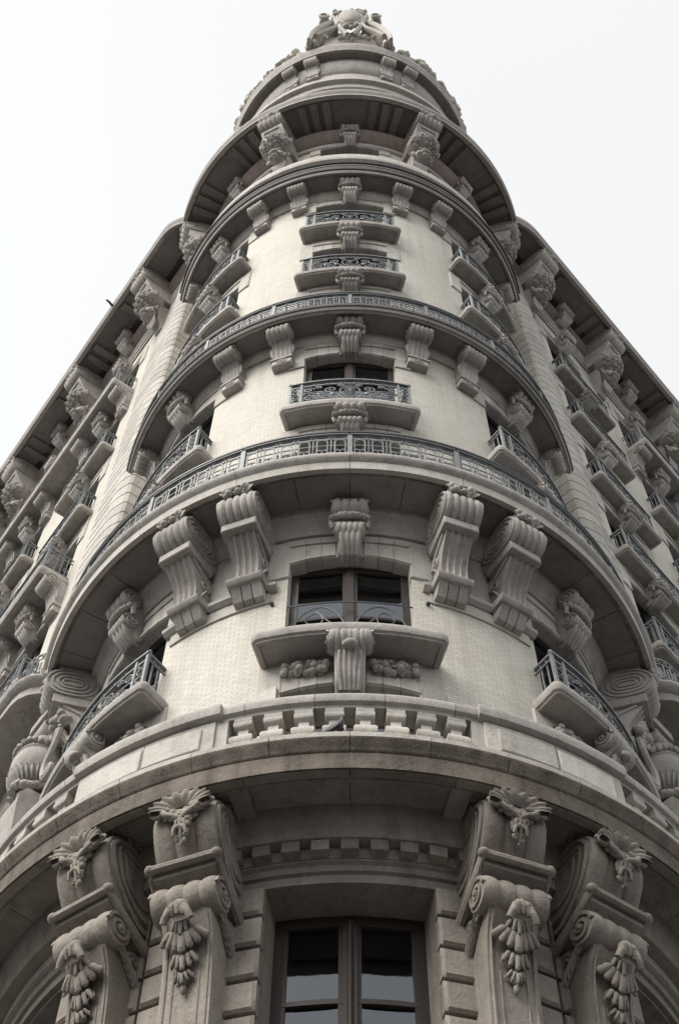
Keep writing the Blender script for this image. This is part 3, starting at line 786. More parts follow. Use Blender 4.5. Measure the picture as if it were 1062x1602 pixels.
def eave_bracket():
    out = []; W_ = .36
    q = MB(); stadium_body(q, W_, .1, 1.26, -.38, .37, 5, .06); stadium_side(q, W_, .1, 1.26, -.38, .37, (.9, .66, .42, .2), .028)
    out.append(('scroll', q.build('e_scroll')))
    q = MB(); q.console([(1.02, -.70), (1.0, -.90), (.62, -1.55)], lambda t: .34, 0); 
    q.tube([flt(-.25, .99, -.93), flt(.25, .99, -.93), flt(.25, .76, -1.32), flt(-.25, .76, -1.32)], .025, 4, closed=True)
    out.append(('panel_block', q.build('e_panel')))
    q = MB()                                    # wreath
    q.ball((0, -.60, -1.72), .44, (1.08, .95, .66), 2, .03)
    random.seed(11)
    for i in range(120):
        a = random.uniform(-pi, 0); b = random.uniform(-1.3, 1.3)
        p = (.46 * cos(a) * cos(b), -.60 + .41 * sin(a) * cos(b), -1.72 + .29 * sin(b))
        q.ball(p, random.uniform(.035, .075), (1, 1, 1), 1, .18)
    out.append(('wreath', q.build('e_wreath')))
    q = MB()                                    # lion mask with mane
    q.console(spline([(.3, -1.8), (.36, -2.1), (.34, -2.4), (.24, -2.75), (.1, -3.2)], 3), lambda t: .24 - .08 * t, 0)
    q.ball((0, -.50, -2.35), .25, (.95, .8, 1.15), 2, .02)
    q.ball((0, -.70, -2.40), .07, (.8, 1.2, 1.6), 1); q.ball((0, -.72, -2.52), .10, (1.5, .9, .75), 1)
    q.ball((0, -.66, -2.66), .08, (1.3, .8, .6), 1)
    for sx in (-1, 1):
        q.ball((sx * .11, -.67, -2.23), .075, (1.4, .7, .5), 1); q.ball((sx * .1, -.66, -2.30), .035, lod=1); q.ball((sx * .15, -.6, -2.50), .09, (1, .8, 1), 1)
        for i in range(7):
            a = radians(200 - 32 * i) if sx < 0 else radians(-20 + 32 * i)
            c = (cos(a) * .27 * (1 if sx > 0 else 1), -.42, -2.38 + sin(a) * .30)
            q.tube([(c[0] + .075 * cos(t * 1.2), c[1] - .02 * t, c[2] + .075 * sin(t * 1.2)) for t in [k * .55 for k in range(9)]], .034, 5)
    for i in range(9):
        t = i / 8 * 2 - 1; leaf(q, (t * .2, -.4, -2.70), (t * .12, -.25, -3.15 + .1 * abs(t)), .06, .04)
    out.append(('lion_mask', q.build('e_mask')))
    q = MB()
    for i in range(5):
        t = (i - 2) / 2; leaf(q, (t * .24, -1.18, -.2), (t * .3, -1.26, .05), .09, .05)
    fruit(q, lambda: (random.uniform(-.14, .14), -random.uniform(1.2, 1.3), random.uniform(-.32, -.02)), 8, .05, .08)
    out.append(('leaf_crest', q.build('e_crest')))
    return out
EAV = eave_bracket()
for ph in BRK_A: put(EAV, lambda n, me, mt, ph=ph: T.rigid(n, me, mt, ph, EZ + .02))
LEB = [1.55, 5.53, 9.55, 13.5]; REB = [.75, 4.2, 7.6, 11.1]
for u in LEB: put(EAV, lambda n, me, mt, u=u: WL.at(n, me, mt, u, EZ + .02))
for u in REB: put(EAV, lambda n, me, mt, u=u: WR.at(n, me, mt, u, EZ + .02))
for ph in (-31, -19.2, 19.2, 31, -70, 70):
    put(SML, lambda n, me, mt, ph=ph: T.rigid(n, me, mt, ph, 54.75, -.1), 'stone_light').scale = (1.1, 1.1, 1.7)

# ------------------------------------------------------------------ ring railings
def ring_rail(d, z, step, units, phis, h):
    ring([(d - .06, z + h + .018), (d + .055, z + h + .018), (d + .06, z + h + .05), (d - .06, z + h + .05)], phis[0] - step / 2, phis[-1] + step / 2, 'handrail', 'iron_dark')
    a = radians(step) * RW
    me = iron_panel(cyl, -a / 2 + .01, a / 2 - .01, d, units, h).build('railing_panel'); po = iron_post(cyl, 0, d, h + .04).build('railing_post')
    for p in phis: T.bent('railing_panel', me, 'iron', p).location.z += z
    for p in [x - step / 2 for x in phis] + [phis[-1] + step / 2]: T.bent('railing_post', po, 'iron', p).location.z += z
ring_rail(.86, 19.08, 19.4, 6, [-67.9, -48.5, -29.1, -9.7, 9.7, 29.1, 48.5, 67.9], .84)
ring_rail(.62, 26.46, 18.8, 6, [-65.8, -47, -28.2, -9.4, 9.4, 28.2, 47, 65.8], .62)

# ------------------------------------------------------------------ frieze and belt under F brackets
for sx in (-1, 1):
    a0, a1 = sorted((sx * radians(15.8) * RW, sx * radians(38.2) * RW))
    q = MB(); q.box(cyl, a0, a1, -.02, .03, 17.05, 18.3); T.bent('frieze', q.build('frieze'), 'stone', 0)
    q = MB(); q.sweep(cyl, [(0, 16.92), (.05, 16.92), (.11, 16.97), (.12, 17.03), (.06, 17.08), (0, 17.08)], a0 - .1, a1 + .1); T.bent('belt_moulding', q.build('belt'), 'stone_light', 0)
    q = MB(); q.box(cyl, a0, a1, -.02, .028, 16.66, 16.91); T.bent('belt_band', q.build('belt_band'), 'stone_light', 0)
for a in (-15.2, 15.2):
    q = MB(); q.ball(cyl(radians(a) * RW, .03, 16.6), .035, lod=1); T.bent('wall_fixing', q.build('wall_fixing'), 'iron_dark', 0)

# ------------------------------------------------------------------ console and fruit under the A ledges
def a_console():
    q = MB(); q.console(spline([(.42, .0), (.50, -.12), (.46, -.28), (.3, -.4), (.24, -.6), (.2, -.8), (.1, -.92)], 3), lambda t: .2 - .02 * t, 5, .03)
    drum(q, .27, .17, .33, -.16, 4, .04)
    l = MB()
    for i in range(5):
        t = (i - 2) / 2; l.tube([(t * .12, -.36, -.40), (t * .13, -.30, -.55), (t * .12, -.24, -.75), (t * .10, -.13, -.91)], .036, 6)
    l.ball((0, -.46, -.38), .085, (1.2, .8, .7), 1, .1)
    f = []
    for sx in (-1, 1):
        g_ = MB(); random.seed(5)
        fruit(g_, lambda: cyl(sx * random.uniform(.28, .84), random.uniform(.02, .12), -.33 + random.uniform(-.09, .09)), 46, .035, .062)
        for i in range(8): p = Vector(cyl(sx * random.uniform(.3, .85), .08, -.33)); leaf(g_, p, p + Vector((random.uniform(-.1, .1), -.03, random.uniform(-.08, .08))), .03, .02)
        f.append(g_.build('fruit_swag'))
    return q.build('ledge_console'), l.build('acanthus'), f
AC = a_console()
for ph in TWIN:
    o = T.rigid('ledge_console', AC[0], 'stone', ph, 15.12); link('acanthus', AC[1], 'stone', o)
    for f in AC[2]: T.bent('fruit_swag', f, 'stone', ph).location.z += 15.15
    for sx in (-1, 1):        # splayed jamb stones of the storey below
        q = MB(); a, b = sorted((sx * .86, sx * 1.22))
        q.add([cyl(sx * .86, -.05, 14.5), cyl(sx * 1.24, -.05, 14.5), cyl(sx * 1.24, -.05, 12.9), cyl(sx * .86, -.05, 12.9), cyl(sx * .88, .10, 14.5), cyl(sx * 1.2, .02, 14.5), cyl(sx * 1.2, .02, 12.9), cyl(sx * .88, .10, 12.9)],
              [(0, 1, 2, 3), (4, 5, 6, 7), (0, 1, 5, 4), (1, 2, 6, 5), (2, 3, 7, 6), (3, 0, 4, 7)])
        T.bent('jamb_stone', q.build('jamb_stone'), 'stone_light', ph)

# ------------------------------------------------------------------ G: great cornice with parapet
GP = 76
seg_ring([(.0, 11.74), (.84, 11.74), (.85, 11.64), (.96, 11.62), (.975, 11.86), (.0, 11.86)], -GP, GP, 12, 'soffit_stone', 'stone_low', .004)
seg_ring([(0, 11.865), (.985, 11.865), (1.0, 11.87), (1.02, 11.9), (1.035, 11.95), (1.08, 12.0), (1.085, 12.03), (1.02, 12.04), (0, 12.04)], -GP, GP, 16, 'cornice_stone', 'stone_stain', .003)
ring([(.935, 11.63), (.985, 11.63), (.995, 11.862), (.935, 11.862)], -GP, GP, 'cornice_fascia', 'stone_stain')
seg_ring([(.2, 12.042), (1.075, 12.042), (1.08, 12.11), (1.02, 12.13), (1.02, 12.17), (1.0, 12.20), (.93, 12.24), (.2, 12.24)], -GP, GP, 16, 'parapet_base_stone', 'stone_light', .003)
# coffer ribs on the soffit
for ph in (-13.8, 13.8, -38.5, 38.5, -62, 62):
    q = MB(); q.box(cyl, -.09, .09, .2, .83, 11.66, 11.738); T.bent('soffit_rib', q.build('soffit_rib'), 'stone_low', ph)
ring([(.74, 11.70), (.84, 11.70), (.84, 11.738), (.74, 11.738)], -GP, GP, 'soffit_border', 'stone_low')
# entablature under the soffit
ring([(0, 10.98), (.06, 10.98), (.06, 11.10), (.10, 11.11), (.12, 11.17), (.16, 11.19), (.16, 11.215), (0, 11.215)], -GP, GP, 'architrave', 'stone_low')
ring([(0, 11.22), (.17, 11.22), (.17, 11.38), (0, 11.38)], -GP, GP, 'dentil_band', 'stone_low')
ring([(0, 11.385), (.30, 11.385), (.33, 11.42), (.34, 11.5), (.38, 11.56), (.42, 11.63), (.43, 11.735), (0, 11.735)], -GP, GP, 'bed_moulding', 'stone_low')
q = MB(); q.box(cyl, -.085, .085, .172, .28, 11.235, 11.378, ds=.2); DN = q.build('dentil')
for i in range(-9, 10):
    T.bent('dentil', DN, 'stone_low', i * 4.05)
# balusters
def baluster():
    def sq(lst):
        q = MB()
        for k in range(len(lst) - 1): pass
        n = len(lst); o = len(q.v)
        for hwid, z in lst: q.v += [(-hwid, -hwid, z), (hwid, -hwid, z), (hwid, hwid, z), (-hwid, hwid, z)]
        for k in range(n - 1):
            for j in range(4): a = k * 4 + j; b = k * 4 + (j + 1) % 4; q.f.append((a, b, b + 4, a + 4))
        q.f.append((0, 1, 2, 3)); q.f.append(tuple((n - 1) * 4 + j for j in range(4))); return q
    q = sq([(.085, 0), (.085, .04), (.055, .05), (.10, .075), (.125, .12), (.128, .17), (.11, .22), (.07, .25), (.058, .29), (.056, .38), (.09, .395), (.105, .42), (.105, .47), (.09, .475), (.10, .50), (.10, .545)])
    return q.build('baluster', smooth=50)
BAL = baluster()
phs = [-13.65 + 3.9 * i for i in range(8)] + [s_ * (41.2 + 4.2 * i) for s_ in (-1, 1) for i in range(8)]
for ph in phs: T.rigid('baluster', BAL, 'stone_light', ph, 12.24, .80)
seg_ring([(.66, 12.79), (.90, 12.79), (.905, 12.83), (.95, 12.85), (.97, 12.92), (.95, 12.985), (.88, 13.0), (.66, 13.0)], -GP, GP, 17, 'coping_stone', 'stone', .003)
ring([(.7, 13.002), (.88, 13.002), (.86, 13.06), (.72, 13.06)], -GP, GP, 'coping_top', 'stone_light')
for sx in (-1, 1):
    for (a0, a1) in ((17.2, 27.1), (27.2, 37.6)):
        x0, x1 = sorted((sx * radians(a0) * RW, sx * radians(a1) * RW))
        q = MB(); q.box(cyl, x0, x1, .66, .93, 12.242, 12.788, ds=.1); o = T.bent('parapet_panel', q.build('parapet_panel'), 'stone_light')
        y0, y1 = (x0 + (.12 if (a0 < 20) == (sx > 0) else .01), x1 - (.12 if (a0 > 20) == (sx > 0) else .01))
        q = MB(); q.box(cyl, y0, y1, .93, .955, 12.33, 12.70, ds=.1, bev=.01); link('raised_panel', q.build('raised_panel'), 'stone_light', o)
    q = MB(); x = sx * radians(16.6) * RW; q.box(cyl, x - .07, x + .07, .68, .90, 12.242, 12.788); T.bent('half_pier', q.build('half_pier'), 'stone_light')
    x0, x1 = sorted((sx * radians(16.4) * RW, sx * radians(38.0) * RW))
    q = MB(); q.sweep(cyl, [(.9, 12.80), (1.0, 12.83), (1.02, 12.92), (1.0, 13.0), (.9, 13.03)], x0, x1); T.bent('pier_coping', q.build('pier_coping'), 'stone')

# ------------------------------------------------------------------ G brackets: two-tier consoles
def g_bracket():
    out = []; W_ = .33
    q = MB()
    # fat upper scroll: an oval leaning into the wall
    prof = spline([(.40, -.02), (.64, -.03), (.80, -.10), (.88, -.26), (.87, -.44), (.78, -.62), (.64, -.80), (.42, -.98), (.20, -1.10)], 4)
    q.console(prof, lambda t: W_, 3, .035, jn=24)
    for sx in (-1, 1):
        for k in (0.0, .10, .20):
            pts = [(.30, -.12 - k * .8), (.62, -.10 - k * .9), (.80 - k, -.28), (.66 - k * .9, -.62 + k * .3), (.34 - k * .3, -.92 + k * 1.2), (.14, -.98 + k * 1.6)]
            q.tube([flt(sx * (W_ + .005), a, b) for a, b in spline(pts, 4)], .034 - .04 * k, 5)
        q.tube([flt(sx * (W_ + .01), a, b) for a, b in spiral(.52, -.03, .11, .02, pi, -1.4, 14)], .03, 5)
    out.append(('scroll', q.build('g_scroll')))
    q = MB(); q.tube([flt(-.35, .0, -1.24), flt(-.35, .40, -1.08), flt(-.35, .75, -.88), flt(.35, .75, -.88), flt(.35, .40, -1.08), flt(.35, .0, -1.24)], .055, 8)
    for sx in (-1, 1): q.ball(flt(sx * .35, .75, -.88), .06, lod=1)
    out.append(('roll_moulding', q.build('g_roll')))
    q = MB(); q.console([(.72, -.86), (.70, -.98), (.2, -1.2)], lambda t: .33, 0); out.append(('bed_block', q.build('g_bed')))
    q = MB(); drum(q, .34, .20, .50, -1.20, 4, .028, 20)
    out.append(('lower_scroll', q.build('g_lower')))
    q = MB()
    pr = spline([(.58, -1.0), (.64, -1.2), (.54, -1.42), (.44, -1.64), (.38, -2.0), (.34, -2.6), (.28, -3.6), (.2, -4.6)], 4)
    q.console(pr, lambda t: .27 - .02 * sin(pi * t), 0)
    for sx in (-1, 1):
        q.tube([flt(sx * .21, a + .004, b) for a, b in pr[8:]], .018, 5); q.tube([flt(sx * .13, a + .002, b) for a, b in pr[16:]], .012, 5)
        q.tube([flt(sx * .28, a, b) for a, b in spiral(.16, -1.38, .12, .03, 0, 1.6, 16)], .035, 5)
    out.append(('tapered_leg', q.build('g_leg')))
    for sx in (-1, 1):
        q = MB()
        for i in range(6):
            leaf(q, (sx * .29, -.42 + .05 * i, -1.30 - .03 * i), (sx * .31, -.30 + .05 * i, -1.42 - .06 * i), .05, .02)
            q.ball((sx * .30, -.40 + .05 * i, -1.36 - .025 * i), .035, (.6, 1, 1), 1, .15)
        out.append(('side_leaf', q.build('g_side_leaf')))
    q = MB(); random.seed(3)                   # hanging acanthus spray
    def rag(cx, cz, w_, h_, dep, n, droop=0.0):
        for i in range(n):
            t = (i - (n - 1) / 2) / max(1, (n - 1) / 2)
            b = Vector((cx + t * w_ * .35, -dep, cz)); e = Vector((cx + t * w_, -dep - .03 * (1 - abs(t)), cz - h_ * (1 - .45 * abs(t)) + droop * abs(t)))
            m_ = (b + e) / 2 + Vector((0, -.055, 0)); e2 = e + Vector((0, -.02, 0))
            q.tube([tuple(b), tuple(m_), tuple(e2)], w_ * .25, 8, taper=lambda u_: 1.2 - .5 * u_); q.ball(tuple(e2), w_ * .19, (1, .8, 1.1), 1, .1); leaf(q, tuple(b), tuple(e2 + Vector((t * .02, .03, -.02))), w_ * .34, .02, n=4)
    for k in range(7):                         # curled head of the leaf
        a = k / 6 * pi; q.tube([(.13 * cos(a) * u, -.60 - .14 * sin(u * 2.2), -1.46 + .09 * sin(a) - .16 * u * u) for u in (.2, .45, .7, .9, 1.05)], .036, 8)
    q.ball((-.05, -.72, -1.47), .055, lod=1); q.ball((.05, -.72, -1.46), .06, lod=1)
    rag(0, -1.50, .10, .20, .56, 5); rag(0, -1.60, .21, .24, .49, 7, .05); rag(0, -1.80, .12, .22, .43, 5); rag(0, -2.02, .08, .14, .40, 5, .02)
    q.ball((0, -.41, -2.10), .055, (1, .8, 1.2), 1, .1); q.ball((0, -.40, -2.20), .035, (.8, .8, 1.8), 1)
    out.append(('acanthus', q.build('g_acanthus', smooth=70)))
    q = MB()                                   # ruffled shell on the top front with a hanging leaf
    n = 72; rows = []
    for r in range(6):
        u = r / 5; row = []
        for i in range(n + 1):
            a = radians(-100 + 200 * i / n); w_ = 1 + .05 * u * cos(i * pi / 4)
            rr = .07 + .18 * u; row.append((rr * 1.3 * sin(a) * w_, -.93 - .07 * u - .035 * sin(u * 2.6) - .012 * u * cos(i * pi / 4), -.29 + rr * cos(a) * .72 * w_))
        rows.append(row)
    vs = [p for row in rows for p in row] + [(p[0], p[1] + .05, p[2] - .01) for row in rows for p in row]; L_ = 6 * (n + 1); fs = []
    for r in range(5):
        for i in range(n): a = r * (n + 1) + i; fs += [(a, a + 1, a + n + 2, a + n + 1), (a + L_, a + n + 1 + L_, a + n + 2 + L_, a + 1 + L_)]
    for i in range(n): a = 5 * (n + 1) + i; fs.append((a, a + 1, a + 1 + L_, a + L_))
    q.add(vs, fs)
    for sx in (-1, 1):
        q.tube([(sx * (.25) + .07 * cos(t) * (1 - .06 * t), -.95, -.30 + .07 * sin(t) * (1 - .06 * t)) for t in [k * .6 for k in range(12)]], .028, 6)
        q.tube([(sx * a_, -b_, c_) for a_, b_, c_ in spline([(.24, .95, -.24), (.16, .97, -.36), (.06, .95, -.40), (.0, .93, -.44)], 4)], .034, 7)
        for i in range(22):
            x_ = random.uniform(.0, .30); q.ball((sx * x_, -random.uniform(.90, .95), -.36 + .30 * x_ + random.uniform(-.06, .05)), random.uniform(.028, .052), (1.2, .7, random.uniform(.7, 1.2)), 1, .25)
        for (x_, z_) in ((.05, -.50), (.07, -.60)): q.tube([(0, -.92, z_ + .07), (sx * x_ * .8, -.94, z_ + .02), (sx * x_, -.91, z_ - .05)], .026, 7, taper=lambda u_: 1.1 - .5 * u_)
    q.tube([(0, -.94, -.36), (0, -.93, -.50), (.01, -.90, -.62), (0, -.84, -.74)], .032, 8, taper=lambda t: 1.1 - .7 * t)
    for i in range(26):
        u_ = i / 25; q.ball((random.uniform(-.11, .11) * (1 - .75 * u_), -.925 + .07 * u_, -.40 - .30 * u_), .048 - .02 * u_ + random.uniform(-.008, .01), (.9, .7, 1.2), 1, .25)
    out.append(('shell_crest', q.build('g_shell', smooth=60)))
    return out
GB = g_bracket()
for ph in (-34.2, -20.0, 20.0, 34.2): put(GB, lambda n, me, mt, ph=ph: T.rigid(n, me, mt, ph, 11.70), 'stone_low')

# ------------------------------------------------------------------ lower storey: rusticated blocks, tall window, side arches
w = MB(); lw = []
wall(w, cyl, -7.4, 7.4, -ZB, 11.3, [(-.84, .84, 5.2, 10.98)] + [(s - 1.15, s + 1.15, 4.0, 10.94) for s in (-4.5, 4.5)], -.9)
T.bent('base_wall', w.build('base_wall', uv_cyl, recalc=False), 'stone_low')
pitch = .41; top = 10.96
for i in range(16):
    z1_ = top - i * pitch; z0_ = z1_ - pitch + .05
    for sx in (-1, 1):
        for a, b in ((.84, 2.02), (2.05, 3.15)):
            x0, x1 = sorted((sx * a, sx * b)); q = MB(); q.box(cyl, x0, x1, -.02, .13, z0_, z1_, bev=.03)
            T.bent('rusticated_block', q.build('rusticated_block'), 'stone_low')
fr = MB(); d0 = -.38
zt = 10.97; zb = 5.3; zr = 9.86
for a, b in ((-.84, -.735), (.735, .84)): fr.box(cyl, a, b, d0 - .08, d0, zb, zt)
fr.box(cyl, -.735, .735, d0 - .08, d0, zt - .14, zt); fr.box(cyl, -.735, .735, d0 - .08, d0, zb, zb + .2)
fr.box(cyl, -.075, .075, d0 - .07, d0 + .04, zb + .2, zt - .14)
fr.tube([cyl(0, d0 + .06, zb + .2), cyl(0, d0 + .06, zt - .14)], .03, 8)
for sx in (-1, 1):
    a, b = sorted((sx * .075, sx * .735))
    for q0, q1 in ((zb + .2, zr - .03), (zr + .03, zt - .14)):
        for (p0, p1) in ((a, a + .05), (b - .05, b)): fr.box(cyl, p0, p1, d0 - .07, d0 - .01, q0, q1)
    fr.box(cyl, a, b, d0 - .07, d0 - .005, zr - .03, zr + .03)
o = T.bent('window', fr.build('tall_frame'), 'wood')
for sx in (-1, 1):
    a, b = sorted((sx * .105, sx * .71))
    for q0, q1 in ((zb + .2, zr), (zr, zt - .1)):
        q = MB(); q.sweep(cyl, [(d0 - .05, q0), (d0 - .04, q0), (d0 - .04, q1), (d0 - .05, q1)], a, b, 1); link('pane', q.build('tall_pane'), 'glass', o)
q = MB(); q.box(cyl, -1.2, 1.2, -2.4, -2.38, 4.8, 11.2); link('room_wall', q.build('tall_room'), 'room', o)
for sx in (-1, 1):
    q = MB(); vs = []
    for i in range(21):
        for z in (5.3, 10.95): vs.append(cyl(sx * (.10 + .62 * i / 20), -.56 + .018 * sin(i * 1.7), z))
    q.add(vs, [(2 * i, 2 * i + 2, 2 * i + 3, 2 * i + 1) for i in range(20)]); link('curtain', q.build('tall_curtain'), 'blind', o)
for sx in (-1, 1):      # side openings of the ground storey
    ph = sx * degrees(4.5 / RW)
    q = MB(); q.box(cyl, -1.1, 1.1, -.50, -.46, 4.05, 10.9)
    fr = MB(); fr.box(cyl, -1.15, -1.03, -.44, -.34, 4, 10.94); fr.box(cyl, 1.03, 1.15, -.44, -.34, 4, 10.94); fr.box(cyl, -.06, .06, -.44, -.34, 4, 10.94); fr.box(cyl, -1.03, -.06, -.44, -.34, 9.3, 9.45); fr.box(cyl, .06, 1.03, -.44, -.34, 9.3, 9.45)
    o = T.bent('window', fr.build('side_frame'), 'wood', ph); link('pane', q.build('side_pane'), 'glass', o)

# ------------------------------------------------------------------ corner piers with quoins, banded courses
def quoin(sign, h=.405):
    """bowed corner stone; u grows away from the corner along the wing"""
    pts = [(-.02, -.75), (-.02, 0.0), (.02, .045)]
    for i in range(7): t = i / 6; pts.append((.02 + .84 * t, .05 + .12 * sin(pi * t) + .0))
    pts += [(.88, .05), (.88, -.1), (.4, -.75)]
    q = MB(); k = len(pts); b = .016
    rows = []
    cx = sum(p[0] for p in pts) / k; cy = sum(p[1] for p in pts) / k
    for ins, z in ((b, 0), (0, b), (0, h - b), (b, h)):
        for (u, d) in pts:
            L = hypot(u - cx, d - cy); f = 1 - ins / L
            q.v.append(flt(sign * (cx + (u - cx) * f), cy + (d - cy) * f, z))
    for r in range(3):
        for i in range(k): a = r * k + i; c = r * k + (i + 1) % k; q.f.append((a, c, c + k, a + k))
    q.f.append(tuple(range(k))); q.f.append(tuple(range(3 * k, 4 * k)))
    return q.build('quoin_stone', smooth=22)
def courses(wg, u1):
    QM = quoin(wg.sign); q = MB(); a, b = sorted((wg.sign * .90, wg.sign * u1)); q.box(flt, a, b, -.05, .045, 0, .40, bev=.02); CM = q.build('course_stone')
    r = MB(); a, b = sorted((wg.sign * -.0, wg.sign * .85)); r.box(flt, a, b, -.7, -.01, -ZB, 42.6); wg.at('pier_core', r.build('pier_core'), 'stone_soffit', 0)
    z = 11.9
    while z < 42.0:
        wg.at('quoin_stone', QM, 'stone_light', 0, z)
        wg.at('course_stone', CM, 'stone_light', 0, z); z += .43
courses(WL, 1.72); courses(WR, 1.12)

# ------------------------------------------------------------------ wing eaves and balconies
def wing_sweep(wg, prof, u0, u1, name, mat, n=1):
    a, b = sorted((wg.sign * u0, wg.sign * u1)); L = (b - a) / n
    q = MB(); q.sweep(flt, prof, -L / 2 + .004, L / 2 - .004, 1); me = q.build(name)
    for i in range(n): wg.at(name, me, mat, wg.sign * (a + L * (i + .5)))
for wg, EB, EU in ((WL, LEB, .1), (WR, REB, .1)):
    wing_sweep(wg, eave_prof(1.31), EU, WLEN, 'eave_stone', 'stone_soffit', 6)
    wing_sweep(wg, [(1.21, EZ - .02), (1.33, EZ - .03), (1.335, EZ + .05), (1.21, EZ + .05)], EU, WLEN, 'eave_edge', 'stone_light', 3)
    q = MB(); dr = .42 if wg is WL else .22; ns = 8; k_ = 12
    for i in range(ns + 1):
        t = i / ns; u_ = .1 - (.1 + .80) * t; q.v += [flt(wg.sign * u_, d, z) for d, z in eave_prof(1.31 - dr * t ** 2.2)]
    for i in range(ns):
        for j in range(k_): a_ = i * k_ + j; b_ = i * k_ + (j + 1) % k_; q.f.append((a_, b_, b_ + k_, a_ + k_))
    q.f += [tuple(range(k_)), tuple(range(ns * k_, (ns + 1) * k_))]
    wg.at('eave_stone', q.build('eave_end'), 'stone_soffit', 0)
    wing_sweep(wg, [(0, 42.1), (.08, 42.12), (.16, 42.2), (.26, 42.3), (.34, 42.45), (.35, 42.62), (.28, 42.78), (.2, 42.85), (.2, 43.03), (0, 43.03)], 0, WLEN, 'wall_moulding', 'stone_brown', 1)
    wing_sweep(wg, [(0, 41.2), (.05, 41.2), (.06, 41.4), (.09, 41.42), (.09, 41.7), (.13, 41.75), (.14, 42.09), (0, 42.09)], 0, WLEN, 'frieze_moulding', 'stone', 1)
    for i in range(3):
        mid = (EB[i] + EB[i + 1]) / 2
        wg.at('keystone', KEY[0], 'stone', mid, 41.95, .15).scale = (1.1, 1.1, .9)
        for o_ in (-1.25, -.85, .85, 1.25): 
            o = wg.at('eave_rib', RIBW, 'stone_soffit', mid + o_); link('rib_tip', RTW, 'stone_light', o)
    # mansard roof behind the eave
    a, b = sorted((0.0, wg.sign * WLEN)); q = MB(); q.sweep(flt, [(.5, 43.8), (-.6, 47.5), (-4, 48.2), (-6, 48.2), (-6, 43.0), (.5, 43.0)], a, b, 1); wg.at('mansard_roof', q.build('mansard_roof'), 'lead', 0)
for ph in TWIN[:1]: pass

def long_balcony(wg, u0, z, D, wins, key=True):
    h = (WLEN - u0) / 2; c = u0 + h
    q = MB(); q.stack(flt, h, D, [(.13, .03), (.13, 0), (.04, -.02), (.0, .06), (.0, .22), (.03, .3), (.1, .32)], .07)
    wg.at('wing_balcony', q.build('wing_balcony'), 'stone', c, z)
    L = 2 * h; n = int(L / 1.5)
    me = iron_panel(flt, -L / n / 2 + .02, L / n / 2 - .02, D - .1, 5, .8).build('railing_panel'); po = iron_post(flt, 0, D - .1).build('railing_post')
    for i in range(n):
        wg.at('railing_panel', me, 'iron', u0 + L / n * (i + .5), z + .32); wg.at('railing_post', po, 'iron', u0 + .05 + L / n * i, z + .32)
    # return panel to the wall
    q = MB(); hh = .8
    P = lambda d, zz: flt(0, d, zz)
    for zz in (hh, hh - .14, .05): q.tube([P(0, zz), P(D - .1, zz)], .018, 4)
    for k in range(1, 5): q.tube([P((D - .1) * k / 5, .05), P((D - .1) * k / 5, hh)], .013, 4)
    for k in range(3): q.tube([P((D - .1) * (k * 1.5 + 1) / 5.2 + .05 * cos(t), .3 + .07 * sin(t)) for t in [2 * pi * j / 10 for j in range(10)]], .012, 4, closed=True)
    wg.at('railing_return', q.build('railing_return'), 'iron', u0 + .07, z + .32)
    for w_ in wins:
        for e in (-1.0, 1.0):
            if w_ + e > u0: put(SML, lambda n, me, mt, u=w_ + e: wg.at(n, me, mt, u, z))
long_balcony(WL, 2.25, 36.6, .68, LWIN[:3]); long_balcony(WL, 2.33, 26.3, .70, LWIN[:3]); long_balcony(WR, 4.68, 36.6, .66, RWIN[1:3])

